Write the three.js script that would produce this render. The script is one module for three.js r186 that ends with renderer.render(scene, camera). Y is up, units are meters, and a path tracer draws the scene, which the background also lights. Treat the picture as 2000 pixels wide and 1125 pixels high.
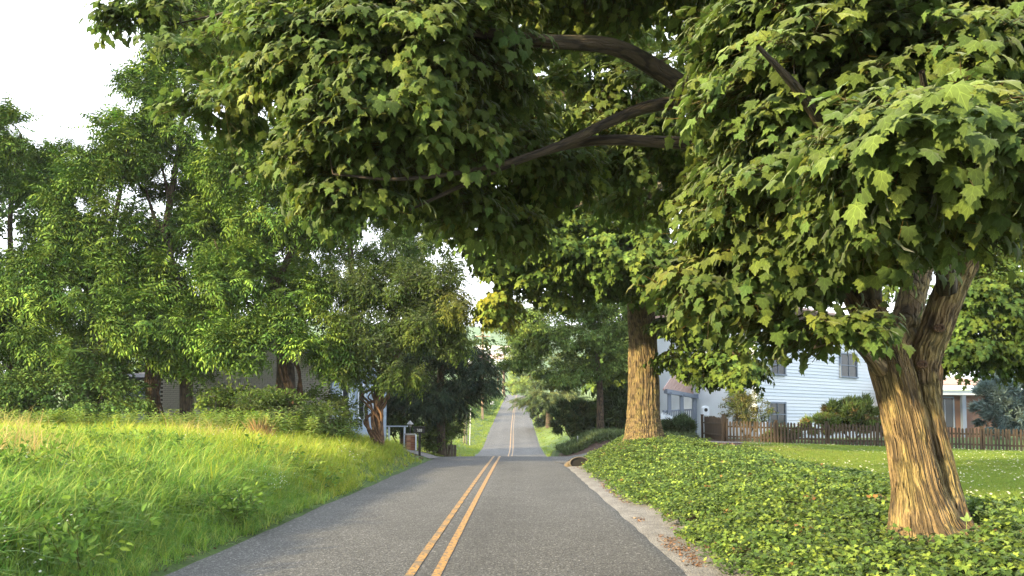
import * as THREE from 'three';
import { mergeGeometries } from 'three/addons/utils/BufferGeometryUtils.js';

// ---------- camera, sky, sun, exposure ----------
const V = (x, y, z) => new THREE.Vector3(x, y, z);
const scene = new THREE.Scene();
const FOCAL = 1500, EYE = 1.6;                                  // focal length in pixels of the 2000 px wide photograph
const camera = new THREE.PerspectiveCamera(2 * Math.atan(750 / FOCAL) * 180 / Math.PI, 2000 / 1500, 0.1, 4000);
camera.position.set(0, EYE, 0);
camera.rotation.order = 'YXZ';
camera.rotation.set(Math.atan(76 / FOCAL), Math.atan(10 / FOCAL), 0);
camera.setViewOffset(2000, 1500, 0, 0, 2000, 1125);             // the photograph is the upper three quarters of a 4:3 frame
camera.updateMatrixWorld(true);

const renderer = new THREE.WebGLRenderer({ antialias: true });
renderer.toneMapping = THREE.LinearToneMapping;
renderer.toneMappingExposure = 3.7;
renderer.shadowMap.enabled = true;

const SUN = V(-Math.sin(1.05), Math.tan(0.34), Math.cos(1.05)).normalize();
const sun = new THREE.DirectionalLight(new THREE.Color(1.0, 0.79, 0.44), 4.8);
sun.position.copy(SUN).multiplyScalar(120); sun.target.position.set(0, 0, -20);
sun.castShadow = true; sun.shadow.radius = 4; sun.shadow.mapSize.set(4096, 4096);
Object.assign(sun.shadow.camera, { left: -70, right: 70, top: 50, bottom: -50, near: 1, far: 320 });
scene.add(sun, sun.target);

{ // hazy bright summer evening sky
  const w = 512, h = 256, data = new Float32Array(w * h * 4);
  for (let j = 0; j < h; j++) for (let i = 0; i < w; i++) {
    const up = ((j + 0.5) / h - 0.5) * Math.PI, az = ((i + 0.5) / w - 0.5) * 2 * Math.PI;
    const x = Math.cos(az) * Math.cos(up), y = Math.sin(up), z = Math.sin(az) * Math.cos(up);
    const c = Math.max(0, x * SUN.x + y * SUN.y + z * SUN.z), glow = 0.45 * Math.pow(c, 6) + 0.9 * Math.pow(c, 40);
    const t = Math.pow(Math.max(0, y), 0.6), k = (j * w + i) * 4;
    data[k] = 0.97 - 0.31 * t + glow; data[k + 1] = 1.0 - 0.27 * t + glow * 0.82; data[k + 2] = 1.01 - 0.15 * t + glow * 0.55; data[k + 3] = 1;
  }
  const sky = new THREE.DataTexture(data, w, h, THREE.RGBAFormat, THREE.FloatType);
  sky.mapping = THREE.EquirectangularReflectionMapping; sky.magFilter = THREE.LinearFilter; sky.needsUpdate = true;
  scene.background = sky; scene.environment = sky;
}
scene.fog = new THREE.FogExp2(new THREE.Color(0.8, 0.9, 1.0), 0.00025);

// ---------- helpers ----------
function rng(seed) {
  let a = seed >>> 0;
  const r = () => { a = (a + 0x6D2B79F5) | 0; let t = Math.imul(a ^ (a >>> 15), 1 | a); t = (t + Math.imul(t ^ (t >>> 7), 61 | t)) ^ t; return ((t ^ (t >>> 14)) >>> 0) / 4294967296; };
  r.s = (m = 1) => (r() * 2 - 1) * m;
  r.in = (a0, b0) => a0 + (b0 - a0) * r();
  r.g = () => (r() + r() + r() - 1.5) / 1.5;
  return r;
}
const clamp = (x, a, b) => Math.min(b, Math.max(a, x)), lerp = (a, b, t) => a + (b - a) * t;
const smooth = (a, b, x) => { const t = clamp((x - a) / (b - a), 0, 1); return t * t * (3 - 2 * t); };
const hash3 = (x, y, z) => { let h = Math.imul(x, 374761393) ^ Math.imul(y, 668265263) ^ Math.imul(z, 1440662683); h = Math.imul(h ^ (h >>> 13), 1274126177); return ((h ^ (h >>> 16)) >>> 0) / 4294967296; };
function noise(x, y, z = 0, per = 0, perY = per) {
  const ix = Math.floor(x), iy = Math.floor(y), iz = Math.floor(z), f = (t) => t * t * (3 - 2 * t), u = f(x - ix), v = f(y - iy), w = f(z - iz);
  const m = per ? (n) => ((n % per) + per) % per : (n) => n;
  const my = perY ? (n) => ((n % perY) + perY) % perY : (n) => n;
  const c = (a, b, d) => hash3(m(ix + a), my(iy + b), iz + d);
  return lerp(lerp(lerp(c(0, 0, 0), c(1, 0, 0), u), lerp(c(0, 1, 0), c(1, 1, 0), u), v), lerp(lerp(c(0, 0, 1), c(1, 0, 1), u), lerp(c(0, 1, 1), c(1, 1, 1), u), v), w);
}
function fbm(x, y, z = 0, o = 4, per = 0) { let s = 0, a = 0.5, f = 1; for (let i = 0; i < o; i++, a *= 0.5, f *= 2) s += a * noise(x * f, y * f, z + i * 7.3, per * f); return s / (1 - Math.pow(0.5, o)); }
function texture(n, fn, srgb = true, h = n) {                    // fn(u, v) gives [r, g, b] in 0..1 (sRGB values when srgb)
  const d = new Uint8Array(n * h * 4);
  for (let j = 0; j < h; j++) for (let i = 0; i < n; i++) { const c = fn((i + 0.5) / n, (j + 0.5) / h), k = (j * n + i) * 4; for (let q = 0; q < 3; q++) d[k + q] = clamp(c[q], 0, 1) * 255; d[k + 3] = 255; }
  const t = new THREE.DataTexture(d, n, h); t.wrapS = t.wrapT = THREE.RepeatWrapping; t.magFilter = THREE.LinearFilter; t.minFilter = THREE.LinearMipmapLinearFilter; t.generateMipmaps = true;
  if (srgb) t.colorSpace = THREE.SRGBColorSpace;
  t.needsUpdate = true; return t;
}
const used = {};
function numbered(n) { used[n] = (used[n] ?? -1) + 1; return used[n] ? n + '_' + String(used[n]).padStart(3, '0') : n; }
function tag(o, label, category, group, kind) { if (label) o.userData.label = label; if (category) o.userData.category = category; if (group) o.userData.group = group; if (kind) o.userData.kind = kind; return o; }
function thing(name, label, category, p = [0, 0, 0], turn = 0, group) { const o = new THREE.Group(); o.name = numbered(name); o.position.set(...p); o.rotation.y = turn; tag(o, label, category, group); scene.add(o); return o; }
function mesh(name, geo, mat, parent, kind) { const m = new THREE.Mesh(Array.isArray(geo) ? mergeGeometries(geo.map((g) => g.index ? g.toNonIndexed() : g)) : geo, mat); m.name = parent ? name : numbered(name); m.castShadow = m.receiveShadow = true; if (kind) m.userData.kind = kind; (parent ?? scene).add(m); return m; }
function box(w, h, d, x = 0, y = 0, z = 0, ry = 0, rz = 0) { const g = new THREE.BoxGeometry(w, h, d); if (rz) g.rotateZ(rz); if (ry) g.rotateY(ry); g.translate(x, y, z); return g; }
const std = (o) => new THREE.MeshStandardMaterial({ roughness: 0.85, ...o });
const lin = (r, g, b) => new THREE.Color(r, g, b);
const ray = (px, py) => V((px - 1000) / FOCAL, -(py - 750) / FOCAL, -1).applyQuaternion(camera.quaternion);
const P = (px, py, d) => { const r = ray(px, py); return r.multiplyScalar(d / -r.z).add(camera.position); };
function onWall(px, py, a, dir) {                                 // where the sight line meets the upright plane through a along dir
  const r = ray(px, py), n = V(-dir.z, 0, dir.x), o = camera.position;
  return r.clone().multiplyScalar((a.clone().sub(o).dot(n)) / r.dot(n)).add(o);
}
function spline(keys) {                                           // smooth curve through [x, y] pairs, flat slopes at local ends
  const n = keys.length, m = keys.map((k, i) => i === 0 || i === n - 1 ? 0 : (keys[i + 1][1] - keys[i - 1][1]) / (keys[i + 1][0] - keys[i - 1][0]));
  return (x) => {
    if (x <= keys[0][0]) return keys[0][1]; if (x >= keys[n - 1][0]) return keys[n - 1][1];
    let i = 0; while (keys[i + 1][0] < x) i++;
    const h = keys[i + 1][0] - keys[i][0], t = (x - keys[i][0]) / h, t2 = t * t, t3 = t2 * t;
    return (2 * t3 - 3 * t2 + 1) * keys[i][1] + (t3 - 2 * t2 + t) * h * m[i] + (-2 * t3 + 3 * t2) * keys[i + 1][1] + (t3 - t2) * h * m[i + 1];
  };
}
function sheet(xs, zs, fn, cf) {                                  // grid of points fn(i, j) -> Vector3, with uv in metres and colours
  const nx = xs.length, nz = zs.length, pos = [], uv = [], idx = [], col = [];
  for (let j = 0; j < nz; j++) for (let i = 0; i < nx; i++) { const p = fn(xs[i], zs[j], i, j); pos.push(p.x, p.y, p.z); uv.push(p.x, -p.z); if (cf) col.push(...cf(p)); }
  for (let j = 0; j + 1 < nz; j++) for (let i = 0; i + 1 < nx; i++) { const a = j * nx + i; idx.push(a, a + nx, a + 1, a + 1, a + nx, a + nx + 1); }
  const g = new THREE.BufferGeometry();
  g.setAttribute('position', new THREE.Float32BufferAttribute(pos, 3)); g.setAttribute('uv', new THREE.Float32BufferAttribute(uv, 2));
  if (cf) g.setAttribute('color', new THREE.Float32BufferAttribute(col, 3));
  g.setIndex(idx); g.computeVertexNormals(); return g;
}
function tube(pts, radii, seg = 10, rows = 0, relief = null) {    // tapered round limb along a smooth curve; relief(angle, metres along, radius) is added to the radius
  const curve = new THREE.CatmullRomCurve3(pts, false, 'centripetal'), L = curve.getLength(), n = rows || Math.max(4, pts.length * 4);
  const pos = [], uv = [], idx = [], up = V(0, 0, 1); let side = null;
  for (let j = 0; j <= n; j++) {
    const t = j / n, p = curve.getPoint(t), d = curve.getTangent(t), k = t * (radii.length - 1), i0 = Math.min(radii.length - 2, Math.floor(k)), r = lerp(radii[i0], radii[i0 + 1], smooth(0, 1, k - i0) * 0.5 + (k - i0) * 0.5);
    if (!side) side = V(1, 0, 0).addScaledVector(d, -d.x); side.addScaledVector(d, -side.dot(d)).normalize(); up.crossVectors(d, side);
    for (let i = 0; i <= seg; i++) {
      const a = (i / seg) * Math.PI * 2, rr = r + (relief ? relief(i === seg ? 0 : a, t * L, r, p) : 0);
      pos.push(p.x + (side.x * Math.cos(a) + up.x * Math.sin(a)) * rr, p.y + (side.y * Math.cos(a) + up.y * Math.sin(a)) * rr, p.z + (side.z * Math.cos(a) + up.z * Math.sin(a)) * rr);
      uv.push(a * Math.max(radii[0], 0.03), t * L);
    }
  }
  for (let j = 0; j < n; j++) for (let i = 0; i < seg; i++) { const a = j * (seg + 1) + i; idx.push(a, a + 1, a + seg + 1, a + 1, a + seg + 2, a + seg + 1); }
  const g = new THREE.BufferGeometry();
  g.setAttribute('position', new THREE.Float32BufferAttribute(pos, 3)); g.setAttribute('uv', new THREE.Float32BufferAttribute(uv, 2));
  g.setIndex(idx); g.computeVertexNormals();
  const nn = g.attributes.normal;                                 // close the seam
  for (let j = 0; j <= n; j++) { const a = j * (seg + 1), b = a + seg, s = V(nn.getX(a) + nn.getX(b), nn.getY(a) + nn.getY(b), nn.getZ(a) + nn.getZ(b)).normalize(); nn.setXYZ(a, s.x, s.y, s.z); nn.setXYZ(b, s.x, s.y, s.z); }
  return g;
}

// ---------- lie of the land ----------
const roadY = spline([[-60, 0.3], [-10, 0], [20, 0], [33, 0], [37, -0.03], [42, -0.45], [48, -0.98], [54, -1.1], [60, -1.0], [68, -0.97], [76, -0.75], [90, 0.25], [108, 1.5], [150, 4.6], [213, 9.1], [236, 10.2], [275, 9.4], [400, 5], [900, 2]]);
const roadX = spline([[0, -0.97], [38, -0.93], [60, -0.55], [108, -0.62], [213, -0.25], [300, 0.5]]);
const ROAD_L = 2.95, ROAD_R = 2.97;
const shoulderX = (d) => 2.16 + 0.16 * (fbm(d * 0.45, 3.1) - 0.5) * 2 + 0.22 * smooth(0.62, 0.8, noise(d * 0.21 + 4.4, 8.2)) + 0.25 * smooth(26, 28.5, d) * (1 - smooth(31, 33, d));
function G(x, z) {                                                // ground height
  const d = -z, r = roadY(d), c = roadX(d), bump = 0.1 * (fbm(x * 0.3, z * 0.3) - 0.5);
  if (x < c - ROAD_L) {
    const s = c - ROAD_L - x, near = 1 - smooth(31, 34.5, d), drive = smooth(31, 34.5, d) * (1 - smooth(38, 44, d)), far = smooth(38, 46, d);
    const k = lerp(2.4, 1.05, smooth(8, 24, d));
    const bank = 1.0 * (1 - Math.exp(-s / k)) + 0.006 * Math.min(s, 20);
    const dr = 0.55 * (1 - Math.exp(-s / 1.6)) + 0.02 * Math.min(s, 30);
    const fr = 0.55 * smooth(0.2, 3, s) + lerp(0.1, 0.02, smooth(50, 90, d)) * Math.min(s, 30) * 0.6;
    return r + near * bank + drive * dr + far * fr + bump * smooth(0.3, 2, s);
  }
  if (x > c + ROAD_R) {
    const s = x - 2.2, near = 1 - smooth(29.5, 31.5, d), gap = smooth(29.5, 31.5, d) * (1 - smooth(36.5, 39, d)), far = smooth(36.5, 39, d);
    const top = spline([[0, 0.45], [8, 0.48], [15, 0.55], [22, 0.72], [27, 0.9]])(d);
    const lawn = lerp(0.25, 0.66, smooth(10, 33, d)) - 0.032 * (x - 10) * smooth(6, 10, x);
    const bank = lerp(top * smooth(0.0, 2.3, s), lawn, smooth(2.8, 5.2, s));
    const gp = lerp(0.4 * smooth(0, 2.2, s), lawn + 0.05, smooth(2.5, 6, s));
    const mound = lerp(0.85 * smooth(0.1, 2.4, s), 0.75, smooth(3, 7, s));
    const hill = 0.75 * smooth(0.3, 3, s) + 0.02 * Math.min(s, 30);
    const f2 = smooth(44, 60, d);
    return lerp(r, 0, 0) + near * bank + gap * gp + far * lerp(Math.max(0, -r) + mound, hill, f2) + bump * 0.5 * smooth(0.6, 2, s);
  }
  return r + 0.03 * (1 - Math.pow((x - c) / 2.9, 2));
}
const on = (x, d, dy = 0) => V(x, G(x, -d) + dy, -d);
const at = (px, d) => { const r = ray(px, 826); return r.x / -r.z * d; };   // x of an upright line seen at px, at a depth
const GREEN = [0.085, 0.15, 0.03], SOIL = [0.09, 0.062, 0.04], LAWN = [0.13, 0.2, 0.03], FARG = [0.15, 0.23, 0.045];
{
  const xs = [-1500, -800, -400, -250, -160, -110, -80, -60, -48, -38], zs = [];
  for (let x = -30; x < -10; x += 1) xs.push(x);
  for (let x = -10; x < 8; x += 0.25) xs.push(x);
  for (let x = 8; x < 34; x += 1) xs.push(x);
  xs.push(36, 42, 50, 62, 80, 110, 160, 250, 400, 800, 1500);
  for (const z of [300, 150, 80, 40, 20, 10]) zs.push(z);
  for (let z = 5; z > -80; z -= 0.5) zs.push(z);
  for (let z = -80; z > -280; z -= 4) zs.push(z);
  zs.push(-300, -350, -420, -520, -700, -900, -1200, -1600);
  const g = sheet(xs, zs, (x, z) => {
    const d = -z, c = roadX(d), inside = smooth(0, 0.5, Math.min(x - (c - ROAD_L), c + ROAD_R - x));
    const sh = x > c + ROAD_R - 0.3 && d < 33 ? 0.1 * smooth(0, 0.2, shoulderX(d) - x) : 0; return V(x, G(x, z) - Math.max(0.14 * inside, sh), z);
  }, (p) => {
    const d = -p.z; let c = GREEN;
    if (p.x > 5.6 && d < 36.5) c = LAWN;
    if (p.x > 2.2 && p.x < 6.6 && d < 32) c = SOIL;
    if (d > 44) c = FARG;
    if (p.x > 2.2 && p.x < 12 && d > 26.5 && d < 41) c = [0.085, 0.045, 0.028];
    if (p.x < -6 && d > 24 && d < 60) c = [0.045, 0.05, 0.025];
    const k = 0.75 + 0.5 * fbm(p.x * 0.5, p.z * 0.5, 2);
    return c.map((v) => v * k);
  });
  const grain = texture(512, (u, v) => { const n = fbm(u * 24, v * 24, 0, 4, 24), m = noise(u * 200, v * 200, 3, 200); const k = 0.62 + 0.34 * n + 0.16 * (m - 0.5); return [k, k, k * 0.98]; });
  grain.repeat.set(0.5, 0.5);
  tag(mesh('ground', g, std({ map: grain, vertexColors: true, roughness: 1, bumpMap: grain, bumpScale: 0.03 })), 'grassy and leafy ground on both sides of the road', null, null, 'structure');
}
// road: worn asphalt with pale aggregate
const asphaltMap = texture(1024, (u, v) => {
  const n = fbm(u * 5, v * 5, 1, 4, 5), f = noise(u * 260, v * 260, 2, 260), f2 = noise(u * 130, v * 130, 9, 130), s = smooth(0.68, 0.9, f) * 0.24 + smooth(0.7, 0.92, f2) * 0.2, dk = smooth(0.36, 0.08, f) * 0.14 + smooth(0.3, 0.1, f2) * 0.12;
  const k = 0.275 + 0.07 * (n - 0.5) + s * 0.8 - dk * 0.8; return [k * 1.0, k * 0.995, k * 0.97];
});
asphaltMap.repeat.set(0.4, 0.4);
const asphaltBump = texture(512, (u, v) => { const k = noise(u * 190, v * 190, 2, 190) * 0.7 + noise(u * 80, v * 80, 5, 80) * 0.3; return [k, k, k]; }, false);
asphaltBump.repeat.set(0.4, 0.4);
const asphalt = std({ map: asphaltMap, bumpMap: asphaltBump, bumpScale: 0.006, roughness: 0.82, vertexColors: true });
{
  const zs = []; for (let z = 40; z > -120; z -= 0.5) zs.push(z); for (let z = -120; z > -330; z -= 3) zs.push(z);
  const us = []; for (let i = 0; i <= 28; i++) us.push(i / 28);
  const edge = (d, s) => 0.09 * (fbm(d * 0.9, s * 17) - 0.5) + 0.05 * (noise(d * 4, s * 9) - 0.5);
  const g = sheet(us, zs, (u, z, i) => {
    const d = -z, c = roadX(d), x = lerp(c - ROAD_L + edge(d, 1), c + ROAD_R + edge(d, 2), u), t = (x - c) / 2.9;
    return V(x, roadY(d) + 0.03 * (1 - t * t) + 0.005 - (i === 0 || i === us.length - 1 ? 0.09 : 0), z);
  }, (p) => {                                                     // patches of wear: paler wheel paths, darker oil strip, old tar
    const c = roadX(-p.z), t = p.x - c, k = 0.95 + 0.45 * (fbm(p.x * 1.3, p.z * 0.15, 4) - 0.5) + 0.22 * (fbm(p.x * 3, p.z * 3, 8) - 0.5) - 0.07 * smooth(0.6, 0.75, noise(p.x * 0.9, p.z * 0.5, 6)) + 0.05 * Math.cos(t * 4.3);
    return [k, k, k * 1.01];
  });
  const road = tag(mesh('road', g, asphalt), 'two lane worn asphalt road running over a dip and uphill', null, null, 'structure');
  const paint = texture(256, (u, v) => { const k = smooth(0.36, 0.5, fbm(u * 30, v * 30, 1, 4, 30)) * smooth(0.2, 0.42, fbm(u * 3, v * 3, 6, 3, 3)), a = [0.64, 0.48, 0.24], b = [0.34, 0.32, 0.29]; return a.map((q, i) => lerp(b[i], q, 0.2 + 0.8 * k)); });
  paint.repeat.set(1.3, 1.3);
  const pm = std({ map: paint, roughness: 0.6 });
  for (const off of [-0.14, 0.14]) {
    const lz = zs.filter((z) => z < 12);
    const lg = sheet([-0.048, -0.016, 0.016, 0.048], lz, (u, z, i) => { const d = -z, c = roadX(d), x = c + off + u * (1 + 0.14 * (noise(d * 3, off * 30 + i) - 0.5)), t = (x - c) / 2.9; return V(x, roadY(d) + 0.03 * (1 - t * t) + 0.011, z); });
    mesh('yellow_line', lg, pm, road);
  }
  // gravelly shoulder on the right, with the drain mouth at its end
  const gravelMap = texture(512, (u, v) => { const n = fbm(u * 8, v * 8, 3, 4, 8), f = noise(u * 190, v * 190, 4, 190), k = 0.44 + 0.16 * (n - 0.5) + 0.26 * (f - 0.5); return [k, k * 0.98, k * 0.95]; });
  gravelMap.repeat.set(0.7, 0.7);
  const gravel = std({ map: gravelMap, bumpMap: asphaltBump, bumpScale: 0.015, roughness: 0.95 });
  const sz = []; for (let z = 20; z > -33; z -= 0.25) sz.push(z);
  const sg = sheet([0, 0.25, 0.5, 0.75, 1], sz, (u, z) => { const d = -z, x = lerp(roadX(d) + ROAD_R - 0.2, shoulderX(d) + 0.3, u); return V(x, Math.max(G(x, z) + 0.014 - 0.04 * (1 - smooth(0, 0.2, u)), -0.012 - 0.02 * Math.sin(u * 3.1)), z); });
  tag(mesh('road_shoulder', sg, gravel), 'pale gritty strip between road and ivy bank', null, null, 'structure');
  // driveways at the crest
  const pale = std({ map: gravelMap, bumpMap: asphaltBump, bumpScale: 0.008, roughness: 0.9, color: lin(0.8, 0.8, 0.82) });
  const dw = []; for (let i = 0; i <= 40; i++) dw.push(i / 40);
  const rd = sheet(dw, dw, (u, v) => {
    const x = lerp(1.5, 14, u * u * 0.5 + u * 0.5), mid = 33.6 + 0.05 * (x - 2) * (x - 2) * 0.3, w = lerp(3.2, 1.6, smooth(1.5, 5, x)), d = mid + (v * 2 - 1) * w;
    return V(x, G(x, -d) + 0.02, -d);
  });
  const dm = std({ map: asphaltMap, bumpMap: asphaltBump, bumpScale: 0.004, roughness: 0.9, color: lin(1.25, 1.2, 1.15) });
  tag(mesh('driveway', rd, dm), 'grey driveway leaving the road on the right beyond the ivy bank', null, null, 'structure');
  const ld = sheet(dw, dw, (u, v) => { const x = lerp(-3.6, -16, u), d = 36.2 + (v * 2 - 1) * lerp(2.0, 1.3, smooth(0, 0.3, u)) + 0.8 * u; return V(x, G(x, -d) + 0.02, -d); });
  tag(mesh('driveway', ld, pale), 'pale gravel driveway leaving the road on the left behind the mailbox', null, null, 'structure');
}
// distant ridges
{
  const ridge = (name, label, d0, h0, seed, col, x0, x1) => {
    const xs = [], zs = []; for (let i = 0; i <= 120; i++) xs.push(lerp(x0, x1, i / 120)); for (let j = 0; j <= 14; j++) zs.push(-(d0 - 150) - j * 40);
    const g = sheet(xs, zs, (x, z) => { const s = (-z - d0 + 150) / 560; return V(x, h0 * Math.sin(Math.PI * clamp(s, 0, 1)) * (0.75 + 0.4 * fbm(x * 0.004, seed)) + 7 * fbm(x * 0.05, z * 0.05, seed) * Math.sin(Math.PI * clamp(s, 0, 1)) - 2, z); });
    const t = texture(256, (u, v) => { const n = fbm(u * 20, v * 20, seed, 4, 20); return [0.2 + 0.16 * n, 0.28 + 0.2 * n, 0.16 + 0.12 * n]; }); t.repeat.set(0.02, 0.02);
    tag(mesh(name, g, std({ map: t, roughness: 1, color: col })), label, null, null, 'structure');
  };
  ridge('hill', 'far wooded ridge tinted blue to add to the haze at the end of the road', 1150, 168, 3, lin(0.8, 0.9, 1), -700, 500);  // bluish colour paints extra haze onto the ridge
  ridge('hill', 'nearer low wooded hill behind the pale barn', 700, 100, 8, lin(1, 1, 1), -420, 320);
}

// ---------- leaves and sprays ----------
class Leaves {                                                    // collects leaf blades into one geometry with vertex colours
  constructor() { this.p = []; this.n = []; this.c = []; this.u = []; }
  add(g, m, col = [1, 1, 1]) {
    const a = g.attributes.position, b = g.attributes.normal, w = g.attributes.uv, v = V(), nm = new THREE.Matrix3().getNormalMatrix(m);
    for (let i = 0; i < a.count; i++) { v.fromBufferAttribute(a, i).applyMatrix4(m); this.p.push(v.x, v.y, v.z); v.fromBufferAttribute(b, i).applyMatrix3(nm).normalize(); this.n.push(v.x, v.y, v.z); this.c.push(...col); this.u.push(w ? w.getX(i) : 0.5, w ? w.getY(i) : 0.05); }
  }
  done() { const g = new THREE.BufferGeometry(); g.setAttribute('position', new THREE.Float32BufferAttribute(this.p, 3)); g.setAttribute('normal', new THREE.Float32BufferAttribute(this.n, 3)); g.setAttribute('color', new THREE.Float32BufferAttribute(this.c, 3)); g.setAttribute('uv', new THREE.Float32BufferAttribute(this.u, 2)); return g; }
}
function pose(p, tip, face, s) {                                   // a leaf at p whose tip points along tip and whose upper side faces face
  const y = tip.clone().normalize(), z = face.clone().addScaledVector(y, -face.dot(y)); if (z.lengthSq() < 1e-6) z.set(y.z, y.x, y.y); z.normalize();
  const x = V().crossVectors(y, z);
  return new THREE.Matrix4().makeBasis(x, y, z).scale(V(s, s, s)).setPosition(p);
}
function blade(half, fold, curl, hub = 0.3, wave = 0) {            // fan-cut leaf from a half outline; folded along its midrib and curled at the tip
  const pts = [...half, ...half.slice(1, -1).reverse().map(([x, y]) => [-x, y])];
  const lift = (x, y) => V(x, y, -curl * y * y - curl * 0.9 * x * x + fold * Math.abs(x) + wave * Math.sin(9 * x + 5 * y));
  const h = lift(0, hub), pos = [];
  for (let i = 0; i < pts.length; i++) { const a = lift(...pts[i]), b = lift(...pts[(i + 1) % pts.length]); pos.push(h.x, h.y, h.z, a.x, a.y, a.z, b.x, b.y, b.z); }
  const g = new THREE.BufferGeometry(); g.setAttribute('position', new THREE.Float32BufferAttribute(pos, 3));
  g.computeVertexNormals();
  const n = g.attributes.normal, p = g.attributes.position;         // soft normals: blend the facet's with the smooth curled sheet's
  for (let i = 0; i < n.count; i++) { const x = p.getX(i), y = p.getY(i), v = V(2 * curl * 0.9 * x - fold * Math.sign(x) * 0.8, 2 * curl * y, 1).normalize(); n.setXYZ(i, v.x, v.y, v.z); }
  g.setAttribute('uv', new THREE.Float32BufferAttribute(Array.from({ length: p.count }, (_, i) => [p.getX(i) * 0.75 + 0.5, p.getY(i) * 0.85 + 0.1]).flat(), 2));
  return g;
}
const MAPLE = [[0, 0.02], [0.12, -0.06], [0.27, -0.05], [0.43, -0.08], [0.38, 0.07], [0.36, 0.15], [0.46, 0.21], [0.46, 0.33], [0.6, 0.5], [0.44, 0.5], [0.4, 0.62], [0.28, 0.58], [0.24, 0.63], [0.28, 0.77], [0.14, 0.81], [0, 1.04]];
const MAPLE_LOW = [[0, 0], [0.4, -0.07], [0.29, 0.14], [0.58, 0.48], [0.19, 0.55], [0.2, 0.76], [0, 1.03]];
const OVAL = [[0, 0], [0.2, 0.22], [0.24, 0.5], [0.13, 0.8], [0, 1]];
const LANCE = [[0, 0], [0.15, 0.3], [0, 1]];
const IVY = [[0, 0.03], [0.2, -0.1], [0.46, 0.05], [0.33, 0.24], [0.4, 0.5], [0.16, 0.5], [0, 0.98]];
const mapleLeaves = [blade(MAPLE, 0.1, 0.34, 0.3, 0.03), blade(MAPLE, 0.3, 0.55, 0.3, 0.04), blade(MAPLE, -0.12, 0.3, 0.3, 0.045), blade(MAPLE, 0.5, 0.4, 0.3, -0.04)];
const mapleLow = [blade(MAPLE_LOW, 0.15, 0.3), blade(MAPLE_LOW, 0.3, 0.2)];
const ovalLeaves = [blade(OVAL, 0.25, 0.3, 0.4), blade(OVAL, 0.45, 0.15, 0.4)];
const lance = blade(LANCE, 0.35, 0.25, 0.35);
const ivyLeaves = [blade(IVY, 0.12, 0.15, 0.3), blade(IVY, 0.25, 0.3, 0.3), blade(IVY, -0.1, 0.2, 0.3)];
const stalk = (a, b, w) => { const m = a.clone().add(b).multiplyScalar(0.5), g = new THREE.CylinderGeometry(w * 0.7, w, a.distanceTo(b), 3, 1, true).toNonIndexed(); g.applyQuaternion(new THREE.Quaternion().setFromUnitVectors(V(0, 1, 0), b.clone().sub(a).normalize())); g.translate(m.x, m.y, m.z); g.deleteAttribute('uv'); return g; };
const I4 = new THREE.Matrix4();
// list of leaves of one maple spray: twig along +z, leaves in opposite pairs on petioles, blades tilted down and out
function mapleSprayPoses(r, n = 9, size = 0.16, L = 0.42) {
  const out = [];
  for (let i = 0; i < n; i++) {
    const t = (Math.floor(i / 2) + 0.6) / (n / 2), s = i === n - 1 ? 0 : (i % 2 ? 1 : -1), node = V(r.s(0.02), -0.10 * t * t, L * t);
    const az = s * r.in(0.5, 1.25) + r.s(0.25), pet = V(Math.sin(az), r.in(-0.1, 0.45), Math.cos(az)).normalize(), k = size * r.in(0.7, 1.18), base = node.clone().addScaledVector(pet, r.in(0.06, 0.13));
    const tip = V(Math.sin(az) * 0.9 + r.s(0.3), r.in(-1.0, -0.08), Math.cos(az) * 0.8 + 0.25 + r.s(0.3)), face = V(r.s(0.35), 1, 0.35 + r.s(0.4));
    out.push({ node, base, m: pose(base, tip, face, k) });
  }
  return out;
}
const stem = [0.9, 0.42, 0.25];
function mapleSpray(seed, leaves, n, size, L) {
  const r = rng(seed), A = new Leaves();
  for (const q of mapleSprayPoses(r, n, size, L)) { const k = r.in(0.72, 1.25), w = r.in(-0.12, 0.12), y = r() < 0.02; A.add(leaves[Math.floor(r() * leaves.length)], q.m, y ? [2.6, 1.5, 1] : [k * (1 + w), k, k * (1 - w)]); A.add(stalk(q.node, q.base, 0.0022), I4, stem); }
  A.add(stalk(V(0, 0, -0.1), V(0, -0.1, L), 0.004), I4, [0.7, 0.4, 0.3]);
  return A.done();
}
function pinnateSpray(seed, leaves = 7, len = 0.62, pairs = 5, droop = 0.5) {  // tuft of feathered leaves round a shoot's end
  const r = rng(seed), A = new Leaves();
  for (let i = 0; i < leaves; i++) {
    const az = (i / leaves) * Math.PI * 2 + r.s(0.5), open = r.in(0.45, 1.25), L = len * r.in(0.7, 1.2), d0 = V(Math.sin(open) * Math.cos(az), Math.sin(open) * Math.sin(az) * 0.8 + 0.25, Math.cos(open) * 0.9).normalize();
    const k0 = r.in(0.75, 1.25); let p = V(0, 0, -0.05), d = d0.clone();
    for (let j = 0; j <= pairs; j++) {
      const q = p.clone().addScaledVector(d, L / (pairs + 1)); d.y -= droop / pairs; d.normalize();
      if (j % 2 === 0) A.add(stalk(p, q, 0.004), I4, [0.9, 0.8, 0.5]);
      const up = V(r.s(0.3), 1, r.s(0.3)), side = V().crossVectors(d, V(0, 1, 0)).normalize(), s = 0.2 * (1 - 0.35 * Math.abs(j / pairs - 0.45)) * r.in(0.85, 1.15);
      if (j === pairs) A.add(lance, pose(q, d, up, s), [k0, k0, k0]);
      else for (const w of [-1, 1]) A.add(lance, pose(q, side.clone().multiplyScalar(w).addScaledVector(d, 0.35).add(V(0, -0.35 + r.s(0.2), 0)), up, s), [k0 * r.in(0.85, 1.15), k0, k0]);
      p = q;
    }
  }
  return A.done();
}
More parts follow.
